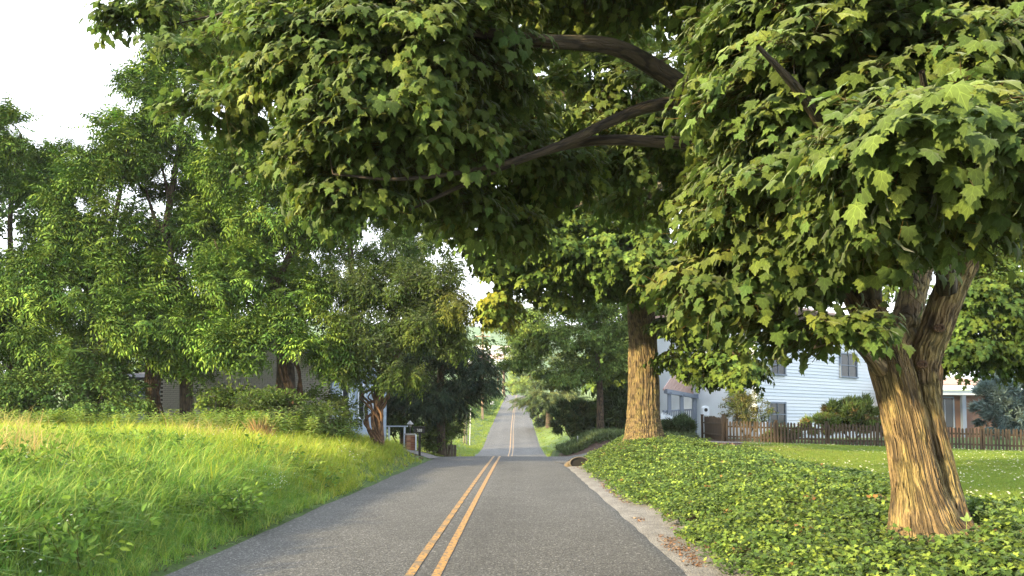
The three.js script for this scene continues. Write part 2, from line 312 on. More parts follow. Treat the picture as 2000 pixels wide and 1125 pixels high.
function leafySpray(seed, n = 14, size = 0.09, leaves = ovalLeaves, L = 0.4, wide = 0.16) {
  const r = rng(seed), A = new Leaves();
  for (let i = 0; i < n; i++) {
    const t = r(), az = r() * 6.283, p = V(Math.cos(az) * wide * r(), Math.sin(az) * wide * 0.7 * r() - 0.06 * t * t, L * t), k = r.in(0.7, 1.3);
    A.add(leaves[i % leaves.length], pose(p, V(Math.cos(az), Math.sin(az) * 0.6 - 0.5, 0.7), V(r.s(0.5), 1, r.s(0.5)), size * r.in(0.7, 1.25)), [k, k, k]);
  }
  A.add(stalk(V(0, 0, -0.1), V(0, -0.04, L), 0.004), I4, [0.8, 0.5, 0.35]);
  return A.done();
}
function needleSpray(seed, n = 40, L = 0.7, hang = 0.28, w = 0.035) {  // conifer branchlet with hanging side twigs
  const r = rng(seed), A = new Leaves();
  for (let i = 0; i < n; i++) {
    const t = i / n, az = r.s(1.5), p = V(r.s(0.05), -0.16 * t * t, L * t), k = r.in(0.7, 1.3);
    A.add(lance, pose(p, V(Math.sin(az), -hang * 3 * r(), 0.55), V(r.s(1), 0.6, r.s(1)), r.in(0.1, 0.24)).scale(V(w / 0.05 * 0.5, 1, 1)), [k, k, k]);
  }
  A.add(stalk(V(0, 0, -0.1), V(0, -0.16, L), 0.008), I4, [0.9, 0.5, 0.4]);
  return A.done();
}
function tuftSpray(seed, n = 40, len = 0.22, spread = 0.9, width = 0.5) { // stiff upright tuft, for yew and juniper
  const r = rng(seed), A = new Leaves();
  for (let i = 0; i < n; i++) { const az = r() * 6.283, o = spread * Math.sqrt(r()), k = r.in(0.6, 1.35), d = V(Math.sin(o) * Math.cos(az), Math.sin(o) * Math.sin(az), Math.cos(o)); A.add(lance, pose(V(r.s(0.06), r.s(0.06), r.s(0.06)), d, V(r.s(1), r.s(1), r.s(1)), len * r.in(0.5, 1.1)).scale(V(width, 1, 1)), [k, k, k]); }
  return A.done();
}
const veinTex = texture(256, (u, v) => {                           // pale veins running to the lobes, blotched blade between
  const x = (u - 0.5) / 0.75, y = (v - 0.1) / 0.85; let q = 1;
  for (const [ax, ay, bx, by] of [[0, 0, 0, 1.04], [0, 0.02, 0.58, 0.5], [0, 0.02, 0.43, -0.08], [0.27, 0.24, 0.34, 0.55], [0, 0.42, 0.22, 0.74]]) { const X = Math.abs(x), t = clamp(((X - ax) * (bx - ax) + (y - ay) * (by - ay)) / ((bx - ax) ** 2 + (by - ay) ** 2), 0, 1), d = Math.hypot(X - ax - (bx - ax) * t, y - ay - (by - ay) * t); q = Math.min(q, d / (0.022 - 0.012 * t)); }
  const k = 0.8 + 0.14 * (fbm(u * 9, v * 9, 2, 4, 9) - 0.5) + 0.2 * smooth(1.2, 0.4, q); return [k, k, k * 0.97];
});
const leafMat = (gloss = 0.35, through = 0.34, vein = true) => new THREE.MeshPhysicalMaterial({ color: 0xffffff, map: vein ? veinTex : null, vertexColors: true, roughness: 1, specularIntensity: 0.25, clearcoat: gloss, clearcoatRoughness: 0.42, transmission: through, thickness: 0, side: THREE.DoubleSide });
const LEAF = leafMat(0.1, 0.45), DULL = leafMat(0, 0, false), NEEDLE = leafMat(0, 0, false), FARLEAF = leafMat(0.05, 0);
// bark: ridged, a little lichen
const barkTex = (seed, c0, c1, fu, fv) => texture(512, (u, v) => {
  const warp = fbm(u * 6, v * 6, seed, 3, 6) * 0.35, a = Math.abs(noise((u + warp * 0.2) * fu, v * 4, seed + 4, fu, 4) - 0.5) * 2, b = fbm(u * 40, v * 20, seed + 2, 3, 20), m = fbm(u * 4, v * 4, seed + 9, 3, 4);
  const k = clamp(0.15 + 0.8 * smooth(0.05, 0.6, a) + 0.35 * (b - 0.5), 0, 1); return c0.map((q, i) => lerp(q, c1[i], k) * (0.85 + 0.35 * (m - 0.4)) + [0.02, 0.035, 0][i] * smooth(0.5, 0.75, m));
});
const barkBump = texture(512, (u, v) => { const warp = fbm(u * 6, v * 6, 1, 3, 6) * 0.35, a = Math.abs(noise((u + warp * 0.2) * 26, v * 4, 5, 26, 4) - 0.5) * 2, k = smooth(0.02, 0.6, a) * 0.8 + 0.2 * noise(u * 90, v * 60, 3, 90, 60); return [k, k, k]; }, false);
const bark = (seed, c0, c1, bump = 0.02) => std({ map: barkTex(seed, c0, c1, 22, 5), bumpMap: barkBump, bumpScale: bump, roughness: 0.95 });
const LIMB = bark(4, [0.16, 0.14, 0.115], [0.34, 0.295, 0.24], 0.015);
const BARK = bark(1, [0.27, 0.225, 0.155], [0.53, 0.45, 0.315], 0.03), BARK2 = bark(7, [0.2, 0.165, 0.13], [0.4, 0.34, 0.27], 0.02), TWIG = std({ color: lin(0.075, 0.055, 0.04), roughness: 0.95 }), VINE = bark(12, [0.26, 0.18, 0.12], [0.5, 0.38, 0.28], 0.012);

function copies(name, geos, mat, list, parent, kind = 'stuff') {   // list of [Matrix4, Color]; spread over the variants
  geos.forEach((g, k) => {
    const mine = list.filter((_, i) => i % geos.length === k); if (!mine.length) return;
    const o = new THREE.InstancedMesh(g, mat, mine.length); o.name = parent ? name : numbered(name); o.castShadow = o.receiveShadow = true; o.userData.kind = kind;
    mine.forEach(([m, c], i) => { o.setMatrixAt(i, m); o.setColorAt(i, c); });
    (parent ?? scene).add(o);
  });
}
function tone(r, pal) {                                            // pal: [[weight, r, g, b], ...]
  let s = 0; for (const q of pal) s += q[0]; let k = r() * s; for (const q of pal) { k -= q[0]; if (k <= 0) return lin(q[1], q[2], q[3]); } return lin(pal[0][1], pal[0][2], pal[0][3]);
}
function sprayMatrix(p, out, s, roll = 0) { const z = out.clone().normalize(), x = V().crossVectors(V(0, 1, 0), z); if (x.lengthSq() < 1e-5) x.set(1, 0, 0); x.normalize(); const y = V().crossVectors(z, x); const m = new THREE.Matrix4().makeBasis(x, y, z); if (roll) m.multiply(new THREE.Matrix4().makeRotationZ(roll)); return m.scale(V(s, s, s)).setPosition(p); }

// A tree or bush: wood along given limbs, boughs grown from them to every leaf cluster, sprays of leaves round each cluster.
function grow(o) {
  const r = rng(o.seed), t = thing(o.name, o.label, o.category ?? 'tree', o.base.toArray(), 0, o.group), off = o.base;
  const local = (v) => v.clone().sub(off), nodes = [];
  (o.limbs ?? []).forEach((L, i) => {
    const pts = L.p.map(local), g = tube(pts, L.r, L.seg ?? (L.r[0] > 0.12 ? 16 : 8), L.rows, L.relief ?? ((a, y, rad) => rad * 0.22 * (fbm(Math.cos(a) * 1.5 + 7, Math.sin(a) * 1.5 + y * 0.8, i + o.seed, 3) - 0.5)));
    mesh(L.name ?? (i ? 'branch' : 'trunk'), g, L.mat ?? o.bark ?? BARK2, t);
    if (L.bare) return;
    const c = new THREE.CatmullRomCurve3(L.p, false, 'centripetal'), n = Math.ceil(c.getLength() / 0.4);
    for (let k = Math.floor(n * (L.from ?? 0.35)); k <= n; k++) nodes.push({ p: c.getPoint(k / n), r: lerp(L.r[0], L.r[L.r.length - 1], k / n), d: 0 });
  });
  const centres = [];
  for (const b of o.blobs) for (let i = 0; i < b.n; i++) {
    const d = V(r.g(), r.g(), r.g()).normalize(), k = Math.pow(r(), b.fill ?? 0.33), p = V(b.c.x + d.x * b.r[0] * k, b.c.y + d.y * b.r[1] * k, b.c.z + d.z * b.r[2] * k);
    if (o.gap && noise(p.x * o.gap[0], p.y * o.gap[0], p.z * o.gap[0]) < o.gap[1]) continue;
    if (o.keep && !o.keep(p)) continue;
    const g = G(p.x, p.z) + 0.1; if (p.y < g) p.y = g + r() * 0.3;
    centres.push({ p, d, b });
  }
  const twigs = [], root = nodes.length ? nodes[0].p : off;
  if (nodes.length) {
    for (const c of centres) c.q = nodes.reduce((m, n) => Math.min(m, n.p.distanceToSquared(c.p)), 1e9);
    centres.sort((a, b) => a.q - b.q);
    for (const c of centres) {
      let best = null, bd = 1e9; for (const n of nodes) { const q = n.p.distanceToSquared(c.p) * (1 + 0.03 * n.d) + (n.p.y > c.p.y + 0.4 ? 0.3 : 0); if (q < bd) { bd = q; best = n; } }
      const a = best.p, len = a.distanceTo(c.p), mid = a.clone().lerp(c.p, 0.5).add(V(r.s(0.12) * len, r.in(0.02, 0.2) * len, r.s(0.12) * len)), r0 = Math.min(best.r * 0.7, (o.twig ?? 0.012) * (0.5 + len)), r1 = Math.max(0.003, r0 * 0.35);
      c.from = a;
      if (len < (o.twigMax ?? 9)) { twigs.push(tube([local(a), local(mid), local(c.p)], [r0, r0 * 0.7, r1], r0 > 0.02 ? 5 : 3, 5)); }
      nodes.push({ p: mid, r: r0 * 0.7, d: best.d + 1 }, { p: c.p, r: r1, d: best.d + 2 });
    }
    if (twigs.length && !o.noTwigs) mesh('boughs', twigs, o.twigMat ?? TWIG, t, 'stuff');
  }
  const list = [], m0 = new THREE.Matrix4().makeTranslation(-off.x, -off.y, -off.z);
  for (const c of centres) {
    const pal = c.b.pal ?? o.pal, base = tone(r, pal), n = Math.round((o.per ?? 8) * r.in(0.7, 1.3)), sp = o.spread ?? 0.5;
    const outc = c.from ? c.p.clone().sub(c.from).normalize().multiplyScalar(0.6).add(c.d) : c.d.clone();
    for (let i = 0; i < n; i++) {
      const p = c.p.clone().add(V(r.g() * sp, r.g() * sp * (o.flat ?? 0.55), r.g() * sp)), out = V(outc.x + r.s(0.8), outc.y * (o.lift ?? 0.4) + r.s(0.35) + (o.droop ?? -0.25), outc.z + r.s(0.8)).normalize();
      const col = r() < 0.5 ? base.clone() : tone(r, pal), k = r.in(0.78, 1.25), w = r.s(0.1); col.r *= k * (1 + w); col.g *= k; col.b *= k * (1 - w);
      const s = (o.size ?? 1) * r.in(0.75, 1.25);
      list.push([m0.clone().multiply(sprayMatrix(p, out, s, r.s(o.roll ?? 0.4))), col, p]);
    }
  }
  const rest = o.pick ? o.pick(list, t, r) : list;
  copies('foliage', o.sprays, o.leafMat ?? LEAF, rest, t);
  return t;
}

// ---------- buildings ----------
const pane = new THREE.MeshPhysicalMaterial({ color: lin(0.02, 0.025, 0.03), roughness: 0.06, metalness: 0, specularIntensity: 0.5 });
const paintTex = (r0, g0, b0, seed) => texture(256, (u, v) => { const k = 0.93 + 0.12 * (fbm(u * 10, v * 10, seed, 4, 10) - 0.5); return [r0 * k, g0 * k, b0 * k]; });
const WHITE = std({ map: paintTex(0.86, 0.9, 0.94, 2), roughness: 0.6 }), SLATE = std({ map: paintTex(0.42, 0.47, 0.54, 3), roughness: 0.7 }), BEIGE = std({ map: paintTex(0.72, 0.68, 0.6, 4), roughness: 0.85 });
const tinTex = texture(256, (u, v) => { const k = 0.9 + 0.2 * (fbm(u * 8, v * 8, 5, 4, 8) - 0.5); return [0.68 * k, 0.57 * k, 0.54 * k]; });
const FRAME = std({ color: lin(0.1, 0.11, 0.13), roughness: 0.7 });
const TIN = std({ map: tinTex, roughness: 0.55 }), DARK = std({ color: lin(0.02, 0.02, 0.022), roughness: 0.9 });
function windowAt(parent, w, h, x, y, bars, frameMat = SLATE, fw = 0.08, z = 0) {  // a sash window proud of the wall plane z = 0 of its parent
  const f = mesh('window', [box(w + fw, fw, 0.1, x, y + h / 2, z + 0.03), box(w + fw + 0.06, fw, 0.14, x, y - h / 2, z + 0.04), box(fw, h - fw, 0.1, x - w / 2, y, z + 0.03), box(fw, h - fw, 0.1, x + w / 2, y, z + 0.03), box(w - fw, 0.05, 0.07, x, y, z + 0.035), ...bars.map(([bx, by, bw, bh]) => box(bw, bh, 0.05, x + bx * w, y + by * h, z + 0.03))], frameMat, parent);
  mesh('pane', box(w - fw, h / 2 - 0.066, 0.02, x, y + h / 4, z + 0.012), pane, f); mesh('pane', box(w - fw, h / 2 - 0.066, 0.02, x, y - h / 4, z + 0.012), pane, f);
  return f;
}
{ // two-storey white house on the right: its long clapboard side runs back to the right
  const A = on(at(1478, 42), 42), turn = 0.665, dir = V(Math.cos(turn), 0, -Math.sin(turn)), LEN = 14.2, HGT = 6.4, DEEP = 8;
  const t = thing('white_house', 'two storey white clapboard house behind the picket fence', 'house', [A.x, A.y - 0.35, A.z], turn);
  const core = box(LEN - 0.06, HGT, DEEP, LEN / 2, HGT / 2, -DEEP / 2 - 0.03);
  mesh('wall', core, WHITE, t);
  const n = 33, bh = HGT / n, bg = new THREE.BoxGeometry(LEN, bh + 0.012, 0.024); bg.rotateX(-0.2);
  const tones = [0, 1, 2].map((k) => std({ map: paintTex(0.76 - 0.02 * k, 0.8 - 0.015 * k, 0.84 - 0.01 * k, 20 + k), roughness: 0.5 }));
  for (let i = 0; i < n; i++) { const b = mesh('siding_board', bg, tones[i % 3 ^ (i % 2)] ?? tones[0], t); b.position.set(LEN / 2, (i + 0.5) * bh, 0.005); }
  mesh('corner_board', [box(0.13, HGT, 0.06, 0.02, HGT / 2, 0.04), box(0.06, HGT, 0.13, -0.05, HGT / 2, -0.04)], WHITE, t);
  const roof = mesh('roof', [box(LEN + 0.8, 0.12, 5.2, LEN / 2, HGT + 1.3, -1.9, 0), box(LEN + 0.8, 0.12, 5.2, LEN / 2, HGT + 1.3, -DEEP + 1.9, 0)], TIN, t);
  const loc = (px, py) => t.worldToLocal(onWall(px, py, A, dir)); t.updateMatrixWorld(true);
  for (const [x0, y0, x1, y1] of [[1499, 786, 1533, 832], [1502, 692, 1532, 733], [1638, 690, 1672, 738]]) {
    const a = loc(x0, y0), b = loc(x1, y1), w = b.x - a.x - 0.06, h = a.y - b.y;
    windowAt(t, w, h, (a.x + b.x) / 2, (a.y + b.y) / 2, [[0, 0.25, 0.018, h / 2 - 0.08], [0, -0.25, 0.018, h / 2 - 0.08]], SLATE, 0.09, 0.045);
  }
}
{ // porch wing with tin roof and slate posts, left of the white house
  const c = on(at(1356, 45), 45), t = thing('porch', 'open porch with slate blue posts, ramp railing and pinkish metal roof', 'porch', c.toArray(), 0);
  const L = (px, py, d) => P(px, py, d).sub(c);
  const post = (px, y0, y1, d, w) => { const a = L(px, y0, d), b = L(px, y1, d); mesh('post', [box(w, a.y - b.y, w, a.x, (a.y + b.y) / 2, a.z), box(w + 0.08, 0.1, w + 0.08, a.x, a.y - 0.05, a.z), box(w + 0.06, 0.12, w + 0.06, a.x, b.y + 0.06, a.z)], SLATE, t); };
  post(1356, 775, 861, 45, 0.24); post(1331, 770, 824, 42.4, 0.2); post(1307, 766, 806, 40, 0.18);
  const beam = (a, b, h, w, m, name) => { const g = new THREE.BoxGeometry(a.distanceTo(b), h, w), k = b.clone().sub(a); g.rotateZ(Math.asin(k.y / k.length())); g.rotateY(-Math.atan2(k.z, k.x)); const q = a.clone().add(b).multiplyScalar(0.5); g.translate(q.x, q.y, q.z); return name ? mesh(name, g, m, t) : g; };
  beam(L(1300, 764, 39.6), L(1358, 774, 45.1), 0.22, 0.2, SLATE, 'beam'); beam(L(1352, 774, 45), L(1440, 777, 47), 0.26, 0.22, SLATE, 'beam');
  beam(L(1293, 812, 39.6), L(1352, 837, 44.8), 0.34, 0.12, WHITE, 'ramp_board');
  beam(L(1295, 803, 39.5), L(1352, 800, 44.9), 0.08, 0.08, SLATE, 'handrail');
  for (let i = 0; i < 16; i++) { const k = (i + 0.5) / 16, a = L(lerp(1295, 1352, k), lerp(803, 801, k), lerp(39.5, 44.8, k)), b = L(lerp(1295, 1352, k), lerp(809, 832, k), lerp(39.5, 44.8, k)); mesh('baluster', box(0.05, a.y - b.y, 0.05, a.x, (a.y + b.y) / 2, a.z), SLATE, t); }
  // roof: sloping sheet with standing seams, rising to the back
  const e0 = L(1296, 762, 39.4), e1 = L(1352, 771, 45.2), e2 = L(1450, 772, 47.2), up = V(1.6, 1.5, -3.4);
  const quad = (a, b, cc, dd) => { const g = new THREE.BufferGeometry(), n = b.clone().sub(a).cross(dd.clone().sub(a)).normalize().multiplyScalar(-0.07), q = [a, b, cc, dd], w = q.map((v) => v.clone().add(n)), pos = []; const f = (i, j, k, l) => { for (const v of [i, j, k, i, k, l]) pos.push(v.x, v.y, v.z); }; f(...q); f(w[3], w[2], w[1], w[0]); for (let i = 0; i < 4; i++) f(q[(i + 1) % 4], q[i], w[i], w[(i + 1) % 4]); g.setAttribute('position', new THREE.Float32BufferAttribute(pos, 3)); g.setAttribute('uv', new THREE.Float32BufferAttribute(pos.flatMap((_, i) => i % 3 === 0 ? [pos[i], pos[i + 2]] : []), 2)); g.computeVertexNormals(); return g; };
  const up2 = V(0.9, 1.5, -3.2), rf = mesh('roof', [quad(e0, e1, e1.clone().add(up), e0.clone().add(up)), quad(e1, e2, e2.clone().add(up2), e1.clone().add(up))], TIN, t);
  for (let i = 0; i <= 9; i++) { const a = e0.clone().lerp(e1, i / 9).add(V(0, 0.05, 0)); mesh('roof_seam', beam(a, a.clone().add(up), 0.07, 0.05), TIN, rf); }
  for (let i = 1; i <= 7; i++) { const a = e1.clone().lerp(e2, i / 7).add(V(0, 0.05, 0)); mesh('roof_seam', beam(a, a.clone().add(up.clone().lerp(up2, i / 7)), 0.07, 0.05), TIN, rf); }
  // house wall behind the porch
  const w0 = L(1300, 790, 47), w1 = L(1480, 790, 50);
  const wallG = box(w0.distanceTo(w1), 4.4, 0.3, 0, 0, 0); wallG.rotateY(Math.atan2(w0.z - w1.z, w1.x - w0.x)); wallG.translate((w0.x + w1.x) / 2, 1.6, (w0.z + w1.z) / 2 - 0.4);
  mesh('back_wall', wallG, BEIGE, t);
  const face = new THREE.Group(); face.name = 'window'; 
  for (const [px, py, w, h, m, name] of [[1366, 800, 0.5, 1.2, DARK, 'window_opening'], [1388, 806, 0.75, 2.1, DARK, 'door'], [1403, 800, 0.5, 1.3, std({ map: paintTex(0.62, 0.4, 0.3, 9) }), 'shutter']]) { const q = L(px, py, 47.6); mesh(name, box(w, h, 0.08, q.x, q.y, q.z + 0.35, 0.1), m, t); }
  const q = L(1339, 785, 46.6), wf = windowAt(t, 0.75, 1.15, q.x, q.y, [[0, 0.25, 0.03, 0.5], [0, -0.25, 0.03, 0.5]], WHITE, 0.1, q.z);
  mesh('shutter', box(0.32, 1.25, 0.05, q.x + 0.62, q.y, q.z + 0.04), SLATE, t);
}
{ // low outbuilding at the far right
  const c = on(at(1868, 49), 49), t = thing('low_building', 'low brown building with pale roof behind the fence, right of the trunk', 'building', c.toArray(), 0.1);
  mesh('wall', [box(6.4, 2.9, 4, -0.4, 1.45, -2.2)], std({ map: paintTex(0.42, 0.32, 0.27, 11) }), t);
  mesh('roof', [box(7.2, 0.1, 5.4, -0.4, 3.45, -2.1)], std({ map: paintTex(0.85, 0.7, 0.64, 12), roughness: 0.5 }), t).rotation.x = 0.14;
  mesh('fascia', box(7.0, 0.26, 0.1, -0.4, 2.86, 0.32), WHITE, t); mesh('post', box(0.26, 2.75, 0.22, 0.35, 1.36, 0.2), SLATE, t); mesh('post', box(0.2, 2.75, 0.22, -2.6, 1.36, 0.2), SLATE, t);
  mesh('window', [box(1.25, 0.1, 0.08, -0.65, 2.6, -0.16), box(0.1, 1.9, 0.08, -1.25, 1.6, -0.16), box(0.1, 1.9, 0.08, -0.05, 1.6, -0.16), box(0.05, 1.8, 0.06, -0.65, 1.6, -0.16)], SLATE, t); mesh('pane', box(1.1, 1.8, 0.03, -0.65, 1.6, -0.17), pane, t);
}
{ // brick and sided house among the trees on the left
  const c = on(at(646, 33), 33), t = thing('brick_house', 'white painted brick house half hidden by trees on the left', 'house', [c.x, c.y - 0.3, c.z], 0.06);
  const W = 7.2, H = 3.6, AP = 1.7, r = rng(5);
  const shape = new THREE.Shape([[-W, 0], [0, 0], [0, H], [-W / 2, H + AP], [-W, H]].map(([x, y]) => new THREE.Vector2(x, y)));
  const core = new THREE.ExtrudeGeometry(shape, { depth: 9, bevelEnabled: false }); core.translate(0, 0, -9.03);
  mesh('wall', core, std({ map: paintTex(0.36, 0.35, 0.34, 14), roughness: 0.95 }), t);
  const bricks = [], bh = 0.086, bl = 0.225;
  for (let j = 0; j < (H + AP) / bh; j++) { const y = (j + 0.5) * bh, half = y < H ? W / 2 : (W / 2) * (1 - (y - H) / AP); for (let i = -40; i < 40; i++) { const x = (i + (j % 2) * 0.5) * bl; if (Math.abs(x) > half - 0.1) continue; bricks.push(box(bl - 0.022, bh - 0.018, 0.05, x - W / 2, y, r.s(0.005))); } }
  const brickMap = texture(512, (u, v) => { const k = 0.8 + 0.3 * (fbm(u * 14, v * 14, 3, 4, 14) - 0.5) + 0.1 * (noise(u * 90, v * 90, 2, 90) - 0.5); return [k, k * 0.97, k * 0.96]; });
  mesh('bricks', bricks, std({ map: brickMap, roughness: 0.9 }), t, 'stuff');
  const roofM = std({ map: paintTex(0.3, 0.3, 0.32, 15), roughness: 0.9 }), sl = Math.hypot(W / 2, AP) + 0.35, an = Math.atan2(AP, W / 2);
  mesh('roof', [box(sl, 0.14, 9.6, 0, 0, 0, 0, an).translate(-W * 0.75 - 0.15, H + AP / 2 + 0.02, -4.5), box(sl, 0.14, 9.6, 0, 0, 0, 0, -an).translate(-W * 0.25 + 0.15, H + AP / 2 + 0.02, -4.5)], roofM, t);
  const pale = [0, 1].map((k) => std({ map: paintTex(0.62 + k * 0.04, 0.7 + k * 0.03, 0.78 + k * 0.03, 16 + k), roughness: 0.6 }));
  // the sided flank facing right
  const flank = new THREE.Group(); flank.name = 'side_wall'; flank.position.set(0.02, 0, 0); flank.rotation.y = Math.PI / 2 - 0.42; t.add(flank);
  mesh('wall', box(4.6, H - 0.6, 0.2, 2.3, H / 2 - 0.3, -0.12), pale[0], flank);
  for (let i = 0; i < 20; i++) { const g = box(4.6, 0.2, 0.022, 2.3, 0.1 + i * 0.185, 0.01); mesh('siding_board', g, pale[i % 2], flank); }
  for (const x of [0.95, 2.25, 3.5]) { mesh('window_frame', [box(0.6, 0.08, 0.1, x, 2.85, 0.05), box(0.62, 0.1, 0.14, x, 1.35, 0.05), box(0.08, 1.42, 0.1, x - 0.27, 2.1, 0.05), box(0.08, 1.42, 0.1, x + 0.27, 2.1, 0.05)], WHITE, flank); mesh('pane', box(0.46, 1.42, 0.04, x, 2.1, 0.03), pane, flank); }
  // small lean-to with a pale door, further left
  const s = on(at(330, 34), 34), u = thing('shed', 'small pale blue shed with a white door between two vine covered trunks', 'shed', [s.x, s.y - 0.2, s.z], 0.12);
  mesh('wall', box(4.6, 2.7, 3, 0.3, 1.35, -1.6), pale[1], u);
  for (let i = 0; i < 14; i++) mesh('siding_board', box(4.6, 0.2, 0.024, 0.3, 0.1 + i * 0.19, -0.08), pale[i % 2], u);
  mesh('door', [box(0.9, 2.0, 0.05, 1.55, 1.0, -0.04), box(0.3, 0.7, 0.03, 1.33, 1.4, 0.0), box(0.3, 0.7, 0.03, 1.77, 1.4, 0.0)], WHITE, u);
  mesh('roof', box(5.2, 0.12, 3.8, 0.3, 3.0, -1.5), roofM, u).rotation.x = 0.12;
}
{ // picket fence: short return by the porch and the long run along the lawn
  const wood = (k) => std({ map: texture(128, (u, v) => { const n = fbm(u * 26, v * 3, k, 4), m = fbm(u * 5, v * 5, k + 3, 3), q = 0.6 + 0.5 * (n - 0.5) + 0.3 * (m - 0.5); return [0.41 * q, 0.33 * q, 0.235 * q]; }), roughness: 0.9 });
  const woods = [1, 2, 3, 4].map(wood), H = 0.96, shape = new THREE.Shape([[-0.045, 0], [0.045, 0], [0.045, H - 0.06], [0.02, H], [-0.02, H], [-0.045, H - 0.06]].map(([x, y]) => new THREE.Vector2(x, y)));
  const pk = new THREE.ExtrudeGeometry(shape, { depth: 0.022, bevelEnabled: false });
  const run = (label, a, b, step, every, tall) => {
    const n = Math.round(a.distanceTo(b) / step), turn = Math.atan2(a.z - b.z, b.x - a.x), t = thing('picket_fence', label, 'fence', a.toArray(), turn), L = a.distanceTo(b), r = rng(n);
    const yAt = (s) => { const q = a.clone().lerp(b, s / L); return G(q.x, q.z) - a.y; };
    for (let i = 0; i <= n; i++) { const s = i * step + r.s(0.012); const p = mesh('picket', pk, woods[Math.floor(r() * 4)], t); p.position.set(s, yAt(s) + 0.03 + r.s(0.015), 0); p.rotation.z = r.s(0.015); p.scale.y = tall * r.in(0.98, 1.02); }
    const seg = Math.max(1, Math.round(L / every));
    for (let k = 0; k < seg; k++) { const s0 = (k / seg) * L, s1 = ((k + 1) / seg) * L, y0 = yAt(s0), y1 = yAt(s1); for (const h of [0.25, 0.72]) { const g = box(Math.hypot(s1 - s0, y1 - y0), 0.08, 0.045); g.rotateZ(Math.atan2(y1 - y0, s1 - s0)); g.translate((s0 + s1) / 2, (y0 + y1) / 2 + h * tall, -0.03); mesh('rail', g, woods[k % 4], t); } }
    for (let k = 0; k <= seg; k++) { const s = (k / seg) * L; mesh('post', [box(0.12, 1.06 * tall, 0.12, s, yAt(s) + 0.53 * tall, -0.12), box(0.15, 0.04, 0.15, s, yAt(s) + 1.07 * tall, -0.12)], woods[k % 4], t); }
  };
  const c = on(at(1420, 36), 36);
  run('long weathered brown picket fence along the back of the lawn', c, on(at(2130, 34.2), 34.2), 0.152, 2.4, 1);
  run('short tall stretch of brown picket fence turning back beside the porch', c.clone().add(V(-0.02, 0, -0.14)), on(at(1376, 41), 41), 0.12, 5, 1.2);
  const bh = on(at(1377.5, 41.6), 41.6), t = thing('birdhouse', 'small white arched birdhouse on a post by the porch', 'birdhouse', bh.toArray(), 0.2);
  const arch = new THREE.Shape(); arch.moveTo(-0.17, 0); arch.lineTo(0.17, 0); arch.lineTo(0.17, 0.34); arch.absarc(0, 0.34, 0.17, 0, Math.PI); arch.lineTo(-0.17, 0);
  const bx = new THREE.ExtrudeGeometry(arch, { depth: 0.25, bevelEnabled: true, bevelSize: 0.01, bevelThickness: 0.01, bevelSegments: 1 }); bx.translate(0, 1.25, -0.12); mesh('box', bx, WHITE, t); mesh('post', box(0.09, 1.25, 0.09, 0, 0.62, 0), WHITE, t); mesh('hole', new THREE.CylinderGeometry(0.1, 0.1, 0.02, 14).rotateX(Math.PI / 2).translate(-0.02, 1.55, 0.15), DARK, t);
}
// ---------- roadside things ----------
{
  const c = on(at(819, 34), 34), t = thing('mailbox', 'dark mailbox with white house number on a black post at the roadside', 'mailbox', c.toArray(), 0.18);
  const black = std({ color: lin(0.014, 0.013, 0.012), roughness: 0.6 });
  mesh('post', [box(0.1, 1.0, 0.1, 0.02, 0.5, 0), box(0.09, 0.09, 0.42, 0.02, 0.86, 0.02)], black, t);
  const arch = new THREE.Shape(); arch.moveTo(-0.11, 0); arch.lineTo(0.11, 0); arch.lineTo(0.11, 0.15); arch.absarc(0, 0.15, 0.11, 0, Math.PI); arch.lineTo(-0.11, 0);
  const g = new THREE.ExtrudeGeometry(arch, { depth: 0.48, bevelEnabled: true, bevelSize: 0.006, bevelThickness: 0.006, bevelSegments: 2, curveSegments: 12 }); g.rotateY(Math.PI / 2); g.translate(-0.24, 1.0, 0); mesh('box', g, black, t);
  mesh('lid', box(0.54, 0.03, 0.26, 0, 1.275, 0), std({ color: lin(0.06, 0.055, 0.05), roughness: 0.5 }), t);
  mesh('flag', [box(0.012, 0.2, 0.02, 0.2, 1.2, 0.125)], black, t);
  // the number on its side
  const dg = (x, segs) => segs.map(([sx, sy, w, h]) => box(w, h, 0.006, x + sx, 1.13 + sy, 0.122));
  mesh('house_number', [...dg(-0.085, [[0, 0.045, 0.06, 0.018], [0.018, -0.01, 0.018, 0.11]]), ...dg(0, [[0, 0.045, 0.055, 0.018], [0, -0.055, 0.055, 0.018], [0.02, 0.02, 0.018, 0.05], [-0.02, -0.03, 0.018, 0.05], [0, -0.003, 0.05, 0.018]]), ...dg(0.08, [[0, 0.045, 0.06, 0.018], [0, -0.055, 0.06, 0.018], [0.022, -0.005, 0.018, 0.11], [-0.022, -0.005, 0.018, 0.11], [0, -0.003, 0.05, 0.018]])], std({ color: lin(0.8, 0.8, 0.78) }), t);
}
